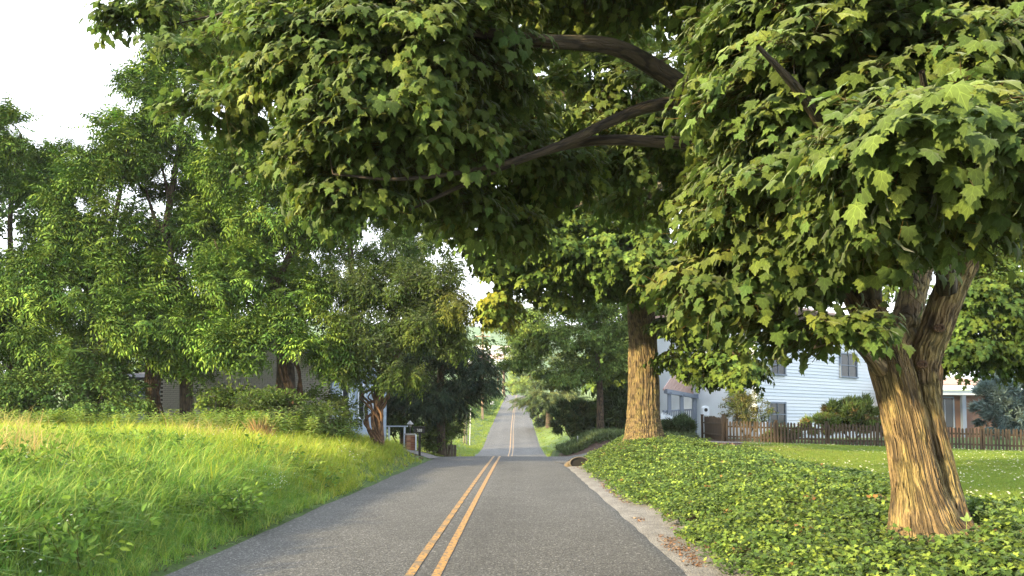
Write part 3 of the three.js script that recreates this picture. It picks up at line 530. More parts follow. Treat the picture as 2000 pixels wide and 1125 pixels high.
{
  const c = on(at(801, 36.5), 36.5), t = thing('brick_pillar', 'brick gate pillar with white edge beside the mailbox', 'pillar', [c.x, c.y, c.z], 0.3), r = rng(3);
  const mats = [0, 1, 2].map((k) => std({ map: texture(64, (u, v) => { const q = 0.8 + 0.4 * (fbm(u * 12, v * 12, k, 3) - 0.5); return [[0.66, 0.45, 0.33], [0.74, 0.56, 0.43], [0.58, 0.37, 0.28]][k].map((x) => x * q); }), roughness: 0.95 }));
  mesh('core', box(0.38, 0.72, 0.38, 0, 0.36, 0), std({ color: lin(0.3, 0.28, 0.25) }), t);
  for (let j = 0; j < 9; j++) for (const [dx, dz, ry] of [[-0.1, 0.19, 0], [0.1, 0.19, 0], [0.19, -0.1, 1], [0.19, 0.1, 1], [-0.19, 0.1, 1], [-0.19, -0.1, 1]]) mesh('brick', box(ry ? 0.05 : 0.19 + (j % 2) * 0.006, 0.068, ry ? 0.19 : 0.05, dx, 0.04 + j * 0.078, dz + r.s(0.003)), mats[Math.floor(r() * 3)], t);
  mesh('cap', [box(0.5, 0.06, 0.5, 0, 0.75, 0)], std({ color: lin(0.4, 0.38, 0.35) }), t); mesh('edge_board', box(0.06, 0.74, 0.12, 0.24, 0.37, 0.2), WHITE, t);
  const l = thing('post_lamp', 'small dark lamp with hooded cap standing on the brick pillar', 'lamp', [c.x, c.y + 0.78, c.z]), black = std({ color: lin(0.02, 0.02, 0.02), roughness: 0.5 });
  mesh('stem', new THREE.CylinderGeometry(0.03, 0.04, 0.34, 10).translate(0, 0.17, 0), black, l); mesh('glass', new THREE.CylinderGeometry(0.075, 0.06, 0.13, 10).translate(0, 0.38, 0), std({ color: lin(0.25, 0.24, 0.2), roughness: 0.3 }), l);
  mesh('hood', new THREE.LatheGeometry([[0.17, 0], [0.165, 0.02], [0.07, 0.12], [0.02, 0.17], [0, 0.18]].map(([x, y]) => new THREE.Vector2(x, y)), 16).translate(0, 0.44, 0), std({ color: lin(0.3, 0.3, 0.3), roughness: 0.4 }), l);
  const a = on(at(700, 38), 38), b = on(at(796, 37), 37), rl = thing('rail_fence', 'low white rail running left from the brick pillar', 'fence', a.toArray());
  const k = b.clone().sub(a), len = Math.hypot(k.x, k.z), g = box(len, 0.06, 0.05, len / 2, 0, 0); g.rotateY(-Math.atan2(k.z, k.x)); g.translate(0, 0.95, 0); mesh('rail', g, WHITE, rl);
  for (let i = 0; i < 4; i++) { const q = k.clone().multiplyScalar(i / 3.2); mesh('post', box(0.08, 1.0, 0.08, q.x, 0.45, q.z - 0.08), WHITE, rl); }
}
{ // old plank fence and marker posts on the left beyond the crest
  const c = on(at(868, 46), 46), t = thing('plank_fence', 'grey weathered plank fence piece under hanging vines', 'fence', c.toArray(), 0.3), r = rng(8), m = std({ map: barkTex(31, [0.22, 0.19, 0.16], [0.45, 0.4, 0.36], 22, 5) });
  for (let i = 0; i < 8; i++) mesh('plank', box(0.17, 0.95 + r.s(0.08), 0.03, (i - 3.5) * 0.185, 0.6, r.s(0.01)), m, t);
  mesh('rail', box(1.5, 0.08, 0.05, 0, 0.75, -0.05), m, t);
  const woodP = std({ map: barkTex(33, [0.4, 0.34, 0.26], [0.66, 0.6, 0.5], 22, 5) }), steel = std({ color: lin(0.55, 0.57, 0.58), roughness: 0.4, metalness: 0.6 });
  [[906, 812, 866, 0.07, woodP, 'short leaning pale wooden post, leftmost of the roadside posts'], [911, 806, 864, 0.09, std({ color: lin(0.1, 0.11, 0.1) }), 'dark roadside post between two pale posts'], [917.5, 797, 862, 0.045, steel, 'thin white metal pole, rightmost of the roadside posts']].forEach(([px, y0, y1, rad, mm, label], i) => {
    const b = P(px, y1, 75), g = G(b.x, b.z); b.y = g; const hgt = P(px, y0, 75).y - g, o = thing('roadside_post', label, 'post', b.toArray());
    o.rotation.z = [-0.03, 0, -0.02][i]; mesh('shaft', new THREE.CylinderGeometry(rad * 0.9, rad, hgt, 10).translate(0, hgt / 2, 0), mm, o); mesh('cap', new THREE.CylinderGeometry(rad * 0.5, rad * 0.95, 0.05, 10).translate(0, hgt + 0.02, 0), mm, o);
  });
  const poleM = std({ map: barkTex(35, [0.44, 0.36, 0.29], [0.66, 0.56, 0.48], 22, 5) });
  const pole = (px, d, top, rad, label, lean) => {
    const x = at(px, d), b = on(x, d), h = P(px, top, d).y - b.y, o = thing('utility_pole', label, 'utility pole', b.toArray(), 0, 'wooden utility poles along the far road'); o.rotation.z = lean;
    mesh('shaft', new THREE.CylinderGeometry(rad * 0.7, rad, h, 10).translate(0, h / 2, 0), poleM, o); mesh('crossarm', box(2.2, 0.13, 0.11, 0, h - 0.7, 0.15), poleM, o);
    for (const s of [-1, -0.35, 0.35, 1]) mesh('insulator', new THREE.CylinderGeometry(0.05, 0.06, 0.16, 8).translate(s, h - 0.55, 0.15), steel, o);
    mesh('transformer', new THREE.CylinderGeometry(0.22, 0.22, 0.75, 12).translate(0.3, h - 2, 0.1), steel, o); return V(x, b.y + h - 0.5, b.z);
  };
  const tops = [pole(942.5, 112, 648, 0.19, 'nearest wooden utility pole, standing left of the far road', 0.0), pole(973, 185, 690, 0.2, 'second wooden utility pole, just before the far hilltop', 0.012), pole(981.5, 260, 700, 0.2, 'farthest wooden utility pole, slightly leaning, on the hilltop', -0.03)];
  const w = []; for (let i = 0; i < 2; i++) for (const s of [-1, 1]) { const a = tops[i].clone().add(V(s, 0, 0.15)), b = tops[i + 1].clone().add(V(s, 0, 0.15)), mid = a.clone().lerp(b, 0.5).add(V(0, -1.2, 0)); w.push(new THREE.TubeGeometry(new THREE.QuadraticBezierCurve3(a, mid, b), 14, 0.012, 4)); }
  tag(mesh('power_line', w, std({ color: lin(0.03, 0.03, 0.03) })), 'thin power lines strung between the utility poles', 'wire');
  const mb = on(at(961, 140), 140), o = thing('mailbox', 'small white mailbox on the grass verge up the far hill', 'mailbox', mb.toArray()); mesh('box', new THREE.BoxGeometry(0.7, 0.5, 0.6).translate(0, 1.2, 0), WHITE, o); mesh('post', box(0.12, 1, 0.12, 0, 0.5, 0), WHITE, o); mesh('lid', box(0.74, 0.06, 0.66, 0, 1.48, 0), WHITE, o);
  // pale farm buildings on the far hill
  const barn = (px, py, d, w, h, label, roofC) => { const b = P(px, py, d), o = thing('farm_building', label, 'building', b.toArray(), 0.15); const s = new THREE.Shape([[-w / 2, 0], [w / 2, 0], [w / 2, h], [0, h * 1.5], [-w / 2, h]].map(([x, y]) => new THREE.Vector2(x, y))); mesh('wall', new THREE.ExtrudeGeometry(s, { depth: w * 1.2, bevelEnabled: false }).rotateY(Math.PI / 2).translate(-w * 0.6, 0, 0), WHITE, o); for (const k of [-1, 1]) mesh('roof', box(w * 1.25, 0.2, w * 0.6, 0, 0, 0).rotateX(k * Math.atan2(h * 0.5, w / 2)).translate(0, h * 1.27, k * w * 0.26), roofC, o); for (let i = 0; i < 4; i++) mesh('window', box(0.9, 1.2, 0.06, (i - 1.5) * w * 0.26, h * 0.55, w / 2 + 0.02), pane, o); };
  barn(950, 722, 240, 9, 3.2, 'pale farmhouse with pinkish roof on the far hill', TIN); barn(962, 704, 330, 12, 4, 'pale barn behind the farmhouse on the far hill', std({ map: paintTex(0.9, 0.84, 0.8, 33) }));
}
{ // drain mouth at the end of the shoulder
  const c = on(2.3, 28.4), t = thing('storm_drain', 'dark round drain mouth in a concrete collar beside the road', 'drain', [c.x, 0, c.z], 0.25);
  const conc = std({ map: paintTex(0.4, 0.37, 0.33, 44), roughness: 0.95 }), ring = new THREE.TorusGeometry(0.32, 0.03, 10, 28); ring.scale(1.15, 0.66, 1); ring.translate(-0.05, 0.14, 0.14);
  mesh('collar', ring, conc, t); const dk = std({ color: lin(0.012, 0.011, 0.01), side: THREE.DoubleSide }), pipe = new THREE.CylinderGeometry(0.3, 0.3, 0.5, 24, 1, true); pipe.rotateX(Math.PI / 2); pipe.scale(1.1, 0.55, 1); pipe.translate(-0.05, 0.12, -0.11);
  mesh('pipe', pipe, dk, t); mesh('mouth_dark_disc', new THREE.CircleGeometry(0.32, 24).scale(1.15, 0.66, 1).translate(-0.05, 0.14, 0.13), dk, t);  // flat black disc across the mouth stands in for the dark inside
  const dome = new THREE.SphereGeometry(1, 24, 12); { const a = dome.attributes.position; for (let i = 0; i < a.count; i++) { const x = a.getX(i), y = a.getY(i), z = a.getZ(i), k = 1 + 0.2 * (fbm(x * 3, y * 3, z * 3) - 0.5); a.setXYZ(i, x * 0.62 * k + 0.1, y * 0.26 * k + 0.02, Math.min(z, 0.05) * 0.9 - 0.02); } dome.computeVertexNormals(); }
  mesh('earth_cover', dome, std({ map: paintTex(0.42, 0.37, 0.3, 45), roughness: 1 }), t);
  const st = thing('marker_stake', 'short grey stake standing in the low mound past the driveway', 'stake', on(at(1128, 42), 42).toArray()); mesh('shaft', new THREE.CylinderGeometry(0.03, 0.035, 0.5, 8).translate(0, 0.25, 0), std({ color: lin(0.4, 0.4, 0.4) }), st); mesh('tip', new THREE.ConeGeometry(0.035, 0.06, 8).translate(0, 0.53, 0), std({ color: lin(0.4, 0.4, 0.4) }), st);
}

// ---------- trees ----------
const MAPLE_PAL = [[5, 0.1, 0.165, 0.034], [4, 0.135, 0.21, 0.042], [3, 0.17, 0.25, 0.05], [1, 0.22, 0.28, 0.06]];
const MID_SHADE_PAL = [[5, 0.068, 0.115, 0.022], [4, 0.09, 0.142, 0.027], [2, 0.12, 0.172, 0.034]];  // maple leaf colours darkened, standing in for shade on this crown
const LEFT_PAL = [[5, 0.075, 0.135, 0.024], [4, 0.1, 0.165, 0.028], [2, 0.135, 0.2, 0.033], [0.9, 0.2, 0.31, 0.05]];
const mapleNear = [1, 2, 3, 4, 5, 6].map((s) => mapleSpray(s, mapleLeaves, 11, 0.095, 0.36));
const mapleFar = [11, 12, 13].map((s) => mapleSpray(s, mapleLow, 10, 0.165));
const pinnate = [21, 22, 23].map((s) => pinnateSpray(s));
const leafy = [31, 32, 33].map((s) => leafySpray(s)), leafyBig = [34, 35].map((s) => leafySpray(s, 12, 0.14, ovalLeaves, 0.5, 0.22));
const needles = [41, 42].map((s) => needleSpray(s)), tufts = [51, 52].map((s) => tuftSpray(s));
const blob = (px, py, d, rx, ry, rz, n, pal, fill) => ({ c: P(px, py, d), r: [rx, ry, rz], n, pal, fill });
const PL = (list) => list.map((q) => P(...q));
// upright fissures of old bark, real relief
const fissure = (seed, depth, freq, flare, ys = 1) => (a, y, rad, p) => {
  const cx = Math.cos(a), sx = Math.sin(a), w = fbm(cx * 1.6 + seed, sx * 1.6, y * 0.9 + seed, 3) * 1.6;
  const k = Math.abs(noise(cx * freq + w, sx * freq + seed, y * 2.4 * ys + w * 1.3) - 0.5) * 2, k2 = Math.abs(noise(cx * freq * 2.1 + seed, sx * freq * 2.1 + w, y * 4.5 * ys) - 0.5) * 2;
  const f = flare ? rad * 0.3 * Math.exp(-y / flare) * Math.max(0, Math.sin(a * 5 + seed) + 0.4 * Math.sin(a * 8 + 1)) : 0;
  return depth * (smooth(0.02, 0.5, k) - 0.6) + depth * 0.45 * (smooth(0, 0.5, k2) - 0.5) + rad * 0.2 * (fbm(cx * 1.2 + seed, sx * 1.2, y * 0.5, 2) - 0.5) + f;
};
{ // the big maple on the right
  const b = P(1814, 1040, 7.7); b.y = G(b.x, b.z) - 0.08;
  const foot = [b.clone(), b.clone().add(V(0, 0.1, 0))];
  const visibleLeaf = (q) => { const v = q.clone().project(camera); return Math.abs(v.x) < 0.96 && v.y < 0.96 && v.y > -1; };
  grow({
    name: 'maple_tree', label: 'big near maple with thick forked sunlit trunk standing in the ivy bank', seed: 101, base: b, bark: BARK, sprays: mapleNear, pal: MAPLE_PAL, per: 10, spread: 0.28, flat: 0.32, droop: -0.2, lift: 0.3, size: 1, twig: 0.009,
    limbs: [
      { p: [b, ...PL([[1803, 1015, 7.7], [1790, 945, 7.7], [1774, 860, 7.7], [1756, 780, 7.7], [1738, 715, 7.7], [1722, 665, 7.72], [1697, 615, 7.8], [1665, 555, 7.95], [1600, 440, 8.2], [1530, 345, 8.5], [1480, 270, 8.6]])], r: [0.5, 0.31, 0.225, 0.2, 0.19, 0.19, 0.185, 0.16, 0.15, 0.13, 0.12, 0.1], seg: 480, rows: 210, relief: fissure(3, 0.015, 17, 0.3), from: 0.75 },
      { p: [b.clone().add(V(0.28, -0.02, 0.02)), ...PL([[1860, 1000, 7.74], [1846, 930, 7.76], [1828, 850, 7.76], [1812, 780, 7.74], [1805, 730, 7.72], [1810, 690, 7.7], [1829, 641, 7.68], [1849, 583, 7.65], [1870, 535, 7.62], [1897, 485, 7.6], [1925, 330, 7.6], [1938, 150, 7.5], [1950, -80, 7.4]])], r: [0.2, 0.13, 0.105, 0.1, 0.115, 0.125, 0.14, 0.15, 0.15, 0.145, 0.13, 0.11, 0.1, 0.08], seg: 180, rows: 140, relief: fissure(5, 0.012, 8, 0.3), name: 'trunk', from: 0.6 },
      { p: PL([[1752, 735, 7.8], [1768, 640, 8.0], [1784, 570, 8.2], [1800, 500, 8.4], [1795, 380, 8.9], [1765, 100, 9.5], [1750, -80, 9.8]]), r: [0.18, 0.15, 0.14, 0.13, 0.12, 0.1, 0.07], seg: 40, rows: 60, relief: fissure(9, 0.012, 6, 0), from: 0.5 },
      { p: PL([[1722, 722, 7.62], [1692, 690, 7.45], [1670, 668, 7.3], [1660, 662, 7.24], [1630, 668, 7.0], [1590, 680, 6.7]]), r: [0.08, 0.055, 0.05, 0.02, 0.012, 0.008], seg: 14, from: 0.5 },
      { p: PL([[1490, 285, 8.6], [1390, 208, 8.3], [1290, 140, 8], [1200, 92, 7.6], [1050, 80, 7.2], [880, 62, 7], [700, 110, 7.2], [500, 130, 7.8]]), r: [0.1, 0.085, 0.075, 0.065, 0.05, 0.035, 0.02, 0.01].map((q) => q * 1.25), mat: LIMB },
      { p: PL([[1480, 262, 8.6], [1360, 206, 8.5], [1270, 208, 8.2], [1180, 243, 8], [1090, 285, 7.8], [960, 325, 7.6], [780, 350, 7.4], [650, 340, 7.4]]), r: [0.075, 0.058, 0.052, 0.045, 0.035, 0.022, 0.014, 0.008].map((q) => q * 1.25), mat: LIMB },
      { p: PL([[1530, 330, 8.5], [1430, 290, 8.4], [1300, 278, 8.3], [1160, 275, 8.2], [1050, 300, 8], [930, 350, 7.8], [800, 410, 7.7]]), r: [0.08, 0.06, 0.052, 0.044, 0.034, 0.02, 0.01].map((q) => q * 1.25), mat: LIMB },
      { p: PL([[1560, 390, 8.3], [1500, 220, 8.4], [1390, 65, 8.5], [1290, -20, 8.3], [1100, -120, 8]]), r: [0.12, 0.09, 0.075, 0.06, 0.03].map((q) => q * 1.25), mat: LIMB },
      { p: PL([[1700, 590, 7.9], [1690, 460, 6.9], [1640, 320, 6], [1570, 190, 5.4], [1480, 90, 5]]), r: [0.09, 0.065, 0.045, 0.03, 0.012].map((q) => q * 1.25), mat: LIMB },
      { p: PL([[1850, 575, 7.65], [1840, 440, 6.6], [1830, 300, 5.6], [1800, 140, 5]]), r: [0.08, 0.055, 0.035, 0.015].map((q) => q * 1.25), mat: LIMB },
      { p: PL([[1895, 490, 7.6], [1950, 420, 6.5], [2040, 350, 5.4]]), r: [0.07, 0.045, 0.02].map((q) => q * 1.25), mat: LIMB },
      { p: PL([[880, 62, 7.2], [640, -10, 7.9], [420, 30, 8.8], [330, 50, 9.2]]), r: [0.032, 0.022, 0.012, 0.006].map((q) => q * 1.25), mat: LIMB },
    ],
    blobs: [
      blob(1880, 60, 5.6, 1.0, 0.6, 0.7, 84), blob(1640, 120, 5.9, 0.85, 0.6, 0.7, 78), blob(1840, 280, 5.0, 0.6, 0.16, 0.5, 36), blob(1965, 300, 5.2, 0.4, 0.18, 0.4, 22), blob(1600, 335, 6.2, 0.62, 0.36, 0.6, 52), blob(1750, 400, 5.6, 0.35, 0.12, 0.35, 16),
      blob(1530, 420, 6.8, 0.5, 0.36, 0.6, 40), blob(1460, 370, 7.2, 0.3, 0.4, 0.5, 20), blob(1540, 490, 6.8, 0.42, 0.16, 0.4, 24), blob(1650, 470, 6.5, 0.22, 0.14, 0.3, 11), blob(1500, 110, 6.8, 0.4, 0.55, 0.7, 36), blob(1700, 340, 6.2, 0.4, 0.28, 0.4, 22), blob(1420, 545, 7, 0.3, 0.12, 0.3, 10), blob(1632, 640, 6.8, 0.14, 0.05, 0.15, 4), blob(1560, 630, 7, 0.14, 0.05, 0.2, 3),
      blob(830, 80, 7.2, 0.8, 0.62, 0.9, 60), blob(700, 115, 7.7, 0.8, 0.6, 0.8, 48), blob(540, 60, 8.6, 0.7, 0.35, 0.7, 9), blob(400, 35, 9.2, 0.5, 0.16, 0.4, 4), blob(800, 255, 7.8, 0.75, 0.36, 0.8, 40), blob(690, 280, 7.8, 0.35, 0.25, 0.5, 13), blob(570, 160, 8.5, 0.5, 0.2, 0.6, 5),
      blob(300, 30, 9.3, 0.25, 0.1, 0.3, 3), blob(440, 200, 8.6, 0.25, 0.12, 0.3, 4), blob(605, 310, 8.2, 0.25, 0.12, 0.3, 4), blob(640, 230, 8, 0.3, 0.2, 0.3, 6), blob(880, 400, 8.8, 0.4, 0.12, 0.4, 9), blob(720, 370, 8, 0.3, 0.1, 0.3, 6), blob(350, 100, 9.2, 0.3, 0.15, 0.3, 3), blob(960, 430, 9.2, 0.4, 0.15, 0.4, 9),
      blob(1150, -100, 7.4, 1.2, 0.35, 1.1, 44), blob(1000, 320, 9.6, 0.9, 0.35, 0.8, 40), blob(1110, 170, 12, 1.7, 1.0, 1.0, 70), blob(1340, 280, 11.5, 1.4, 1.2, 1.0, 60), blob(930, 230, 10.4, 1.0, 0.5, 0.8, 34),
      blob(1700, 120, 10, 2.2, 1.3, 1.2, 66), blob(1850, 300, 10, 1.2, 0.7, 1.0, 30), { c: V(2.8, 9.9, -9), r: [6, 2.4, 6.5], n: 160 }, blob(1200, -250, 8, 2.2, 0.7, 2.0, 44), blob(1700, -230, 6.6, 2.4, 0.7, 1.8, 60),
    ],
    pick: (list, t) => {                                            // the leaves that show largest are built singly
      const near = list.map((q, i) => [q[2].distanceTo(camera.position), i]).filter(([, i]) => visibleLeaf(list[i][2])).sort((x, y) => x[0] - y[0]).slice(0, 30).map((q) => q[1]), out = new Set(near), mats = [];
      const r = rng(77); let n = 0;
      for (let k = 0; k < 7; k++) { const m = LEAF.clone(); m.vertexColors = false; const c = tone(r, MAPLE_PAL); c.multiplyScalar(r.in(0.85, 1.2)); m.color.copy(c); mats.push(m); }
      const odd = LEAF.clone(); odd.vertexColors = false; odd.color = lin(0.36, 0.13, 0.05);
      for (const i of near) { for (const q of mapleSprayPoses(r, 10, 0.108, 0.36)) { if (n++ >= 297) break; const m = mesh('leaf', mapleLeaves[Math.floor(r() * 4)], r() < 0.008 ? odd : mats[Math.floor(r() * 7)], t); m.matrixAutoUpdate = false; list[i][0].clone().multiply(q.m).decompose(m.position, m.quaternion, m.scale); m.matrixAutoUpdate = true; } }
      // healed pruning scars on the right stem
      const scars = [[1834, 641, 7.52], [1800, 712, 7.57], [1846, 543, 7.49]];
      for (const s of scars) { const g = new THREE.TorusGeometry(0.035, 0.014, 8, 16), h = new THREE.SphereGeometry(0.03, 10, 8); g.scale(1.1, 0.9, 1); h.scale(1, 1, 0.5); const m = mesh('pruning_scar', [g, h], VINE, t); m.position.copy(P(...s).sub(b)); m.rotation.y = -0.35; }
      return list.filter((_, i) => !out.has(i));
    },
  });
}
{ // the tall maple beyond the ivy
  const b = on(at(1258, 27), 27, -0.15);
  grow({
    name: 'maple_tree', label: 'tall second maple with straight sunlit trunk and flared roots at the driveway', seed: 202, base: b, bark: BARK, sprays: mapleFar, leafMat: FARLEAF, pal: MID_SHADE_PAL, per: 16, spread: 0.62, flat: 0.45, droop: -0.3, lift: 0.3, size: 0.95, twig: 0.012, twigMax: 7,
    limbs: [
      { p: [b, ...PL([[1257, 850, 27], [1257, 815, 27], [1258, 740, 27], [1254, 660, 27], [1250, 600, 27], [1247, 480, 27], [1250, 300, 27], [1260, 60, 27]])], r: [0.92, 0.68, 0.57, 0.53, 0.49, 0.46, 0.44, 0.36, 0.25], seg: 320, rows: 160, relief: fissure(13, 0.035, 15, 0.5, 0.4), from: 0.4 },
      { p: PL([[1250, 560, 27], [1300, 430, 26], [1330, 372, 24], [1260, 365, 22], [1160, 390, 21], [1060, 425, 20.5]]), r: [0.2, 0.16, 0.13, 0.1, 0.07, 0.03] },
      { p: PL([[1250, 500, 27], [1180, 440, 26], [1090, 440, 25], [1000, 480, 24.5], [950, 540, 24.5]]), r: [0.2, 0.15, 0.1, 0.06, 0.03] },
      { p: PL([[1250, 420, 27], [1320, 300, 27], [1420, 200, 26]]), r: [0.22, 0.16, 0.06] }, { p: PL([[1250, 380, 27], [1150, 230, 26], [1050, 150, 25]]), r: [0.22, 0.16, 0.06] },
      { p: PL([[1250, 590, 27], [1310, 590, 26], [1390, 640, 25.2], [1440, 700, 25]]), r: [0.12, 0.08, 0.05, 0.02] },
    ],
    blobs: [
      blob(1245, 500, 24, 2.4, 1.0, 1.6, 60), blob(1060, 460, 24, 2.2, 0.9, 1.6, 62), blob(990, 515, 24.6, 0.7, 0.4, 1, 20), blob(972, 585, 25, 0.22, 0.6, 0.4, 12, [[2, 0.2, 0.22, 0.03], [3, 0.13, 0.18, 0.03], [0.3, 0.35, 0.26, 0.03]]), blob(1350, 500, 24, 2.0, 1.6, 1.6, 60), blob(1120, 330, 26, 3.0, 2.0, 2.2, 80), blob(1370, 630, 25.4, 1.1, 0.5, 1.0, 30), blob(1430, 715, 25.2, 0.8, 0.55, 0.7, 20), blob(1320, 700, 25.8, 0.4, 0.3, 0.5, 6), blob(1230, 150, 27, 4.5, 3, 3, 90), blob(1110, 550, 25, 1.4, 0.5, 1.2, 26), blob(1480, 350, 26, 3, 3, 2, 60), 
    ],
  });
}
// the row of feathery-leaved trees on the left
const tall = (label, seed, px, d, trunk, blobs, extra = {}) => {
  const b = on(at(px, d), d, -0.1);
  grow({ name: 'tree_of_heaven', label, seed, base: b, bark: BARK2, sprays: pinnate, leafMat: DULL, pal: LEFT_PAL, per: 6, spread: 0.52, flat: 0.7, droop: -0.05, lift: 0.7, size: 1.0, twig: 0.012, twigMax: 6, group: 'feathery trees in the row on the left', gap: [0.6, 0.37], limbs: [{ p: [b, ...trunk[0].map((q) => P(q[0], q[1], d + (q[2] ?? 0)))], r: trunk[1] }, ...(extra.limbs ?? []).map((l) => ({ ...l, p: l.p.map((q) => q.isVector3 ? q : P(q[0], q[1], d + (q[2] ?? 0))) }))], blobs: blobs.map((q) => blob(q[0], q[1], d + q[2], q[3], q[4], q[5], Math.round(q[6] * 1.6), q[7])), ...extra.o });
};
const vines = (px, y0, y1, d, w, n, seed) => { const r = rng(seed), out = []; for (let i = 0; i < n; i++) { const a = px + r.s(w), s = r() * 6; const p = []; for (let k = 0; k <= 5; k++) { const t = k / 5; p.push([a + Math.sin(t * 5 + s) * w * 0.5 + r.s(3), lerp(y1, y0, t), -0.28 + Math.cos(t * 4 + s) * 0.25]); } out.push({ p, r: [0.05, 0.04, 0.035, 0.025].map((q) => q * r.in(0.6, 1.4)), mat: VINE, name: 'vine', bare: true, seg: 6 }); } return out; };
tall('far left feathery tree reaching out of the frame at the side', 301, 20, 31, [[[25, 600], [20, 420], [40, 260]], [0.2, 0.14, 0.09, 0.04]], [[30, 270, 0, 1.8, 1.4, 1.6, 34], [-40, 430, 0, 2.4, 2.4, 2, 46], [90, 430, 0, 2.0, 2.2, 1.8, 42], [40, 620, -1, 2.8, 1.6, 1.8, 46], [120, 320, 0, 0.8, 0.8, 0.8, 9]]);
tall('tall feathery tree with bright shoot tips, left of the tallest crown', 302, 190, 28, [[[195, 560], [230, 400], [250, 280]], [0.2, 0.13, 0.08, 0.04]], [[200, 420, 0, 1.9, 2.0, 1.7, 44], [150, 560, -1, 2.2, 1.2, 1.6, 40], [240, 280, 0, 1.2, 1.2, 1.2, 22], [120, 660, -1.5, 1.5, 0.8, 1.2, 20], [290, 620, -1.5, 1.2, 0.8, 1, 16]]);
tall('tallest feathery tree of the row with trunk wrapped in leafy vines', 303, 298, 29, [[[300, 640], [322, 460], [350, 280], [375, 60]], [0.28, 0.2, 0.14, 0.09, 0.04]], [[340, 70, 0, 1.2, 1.3, 1.1, 34], [270, 200, 0, 1.1, 1.2, 1.1, 28], [430, 20, 0.5, 1.6, 2.0, 1.4, 44], [320, 40, 0, 0.7, 0.8, 0.7, 12], [390, 240, 0, 1.9, 1.6, 1.6, 46], [350, 400, 0.5, 2.2, 1.6, 1.7, 46], [300, 560, -0.5, 1.8, 1.0, 1.3, 28], [340, 690, -1.6, 1.0, 0.55, 0.8, 14], [440, 480, 0, 1.3, 1.2, 1.2, 22]], { limbs: [{ p: [[322, 470], [300, 420], [285, 370]], r: [0.1, 0.07, 0.03] }, { p: [[320, 480], [330, 400], [310, 300]], r: [0.1, 0.07, 0.03] }, ...vines(298, 700, 830, 29, 16, 7, 5)] });
tall('dark trunked feathery tree leaning in front of the pale shed', 304, 366, 28.5, [[[362, 700], [345, 560], [330, 470]], [0.27, 0.22, 0.14, 0.06]], [[400, 640, -1, 1.2, 0.8, 1, 20], [330, 580, 0, 1.0, 0.8, 1, 12], [440, 660, -1.6, 0.7, 0.5, 0.6, 9, [[1, 0.2, 0.34, 0.05], [1, 0.12, 0.2, 0.04]]]]);
tall('feathery tree with fluted vine-clad trunk before the brick wall', 305, 560, 27.5, [[[558, 720], [552, 640], [535, 560], [518, 420], [500, 260], [500, 120]], [0.42, 0.32, 0.28, 0.2, 0.16, 0.12, 0.05]], [[530, 60, 0, 2.0, 2.4, 1.5, 60], [600, 680, -1.6, 0.7, 0.35, 0.6, 9], [470, 680, -1.6, 0.8, 0.35, 0.6, 11], [645, 690, -0.4, 0.9, 0.6, 0.6, 14], [550, 700, -1.6, 0.7, 0.3, 0.5, 9], [620, 280, 0.5, 1.5, 1.5, 1.4, 32], [470, 330, 0, 1.5, 1.2, 1.3, 28], [560, 420, 0, 2.0, 1.3, 1.6, 40], [480, 540, -0.8, 1.6, 0.8, 1.2, 26], [590, 570, 0, 1.2, 0.8, 1.2, 16], [540, 640, -1.3, 0.9, 0.35, 0.6, 11], [640, 430, 0.5, 1.2, 1.0, 1, 16]], { limbs: [{ p: [[535, 560], [600, 430], [650, 300]], r: [0.14, 0.1, 0.04] }, { p: [[550, 640], [450, 560], [420, 470]], r: [0.1, 0.06, 0.03] }, ...vines(562, 640, 790, 27.3, 18, 10, 9)] });
tall('thin feathery tree behind the others, with sky showing through its crown', 306, 690, 35, [[[690, 600], [680, 420], [670, 260]], [0.2, 0.16, 0.12, 0.05]], [[690, 300, 0, 2.0, 2.2, 1.8, 40], [770, 420, 0, 2.4, 1.8, 1.8, 44], [640, 480, 0, 2, 1.2, 1.6, 24], [620, 60, 0, 2.4, 2.6, 1.6, 46], [740, 250, 0, 2, 2, 1.6, 26]]);
tall('feathery tree at the left end of the row', 307, -250, 26, [[[-245, 600], [-240, 420], [-230, 240]], [0.3, 0.24, 0.16, 0.06]], [[-240, 300, 0, 2.4, 3, 2.2, 60], [-300, 560, 0, 2.6, 2.2, 2.2, 50], [-170, 600, 0, 2.2, 1.8, 1.8, 40], [-240, 740, 0, 2.4, 0.9, 1.6, 24]]);
tall('feathery tree standing last in the row towards the meadow', 308, -520, 26, [[[-515, 600], [-510, 420], [-500, 240]], [0.3, 0.24, 0.16, 0.06]], [[-500, 300, 0, 2.6, 3, 2.2, 60], [-560, 560, 0, 2.6, 2.2, 2.2, 50], [-420, 600, 0, 2.2, 2, 1.8, 40], [-500, 740, 0, 2.4, 0.9, 1.6, 24]]);
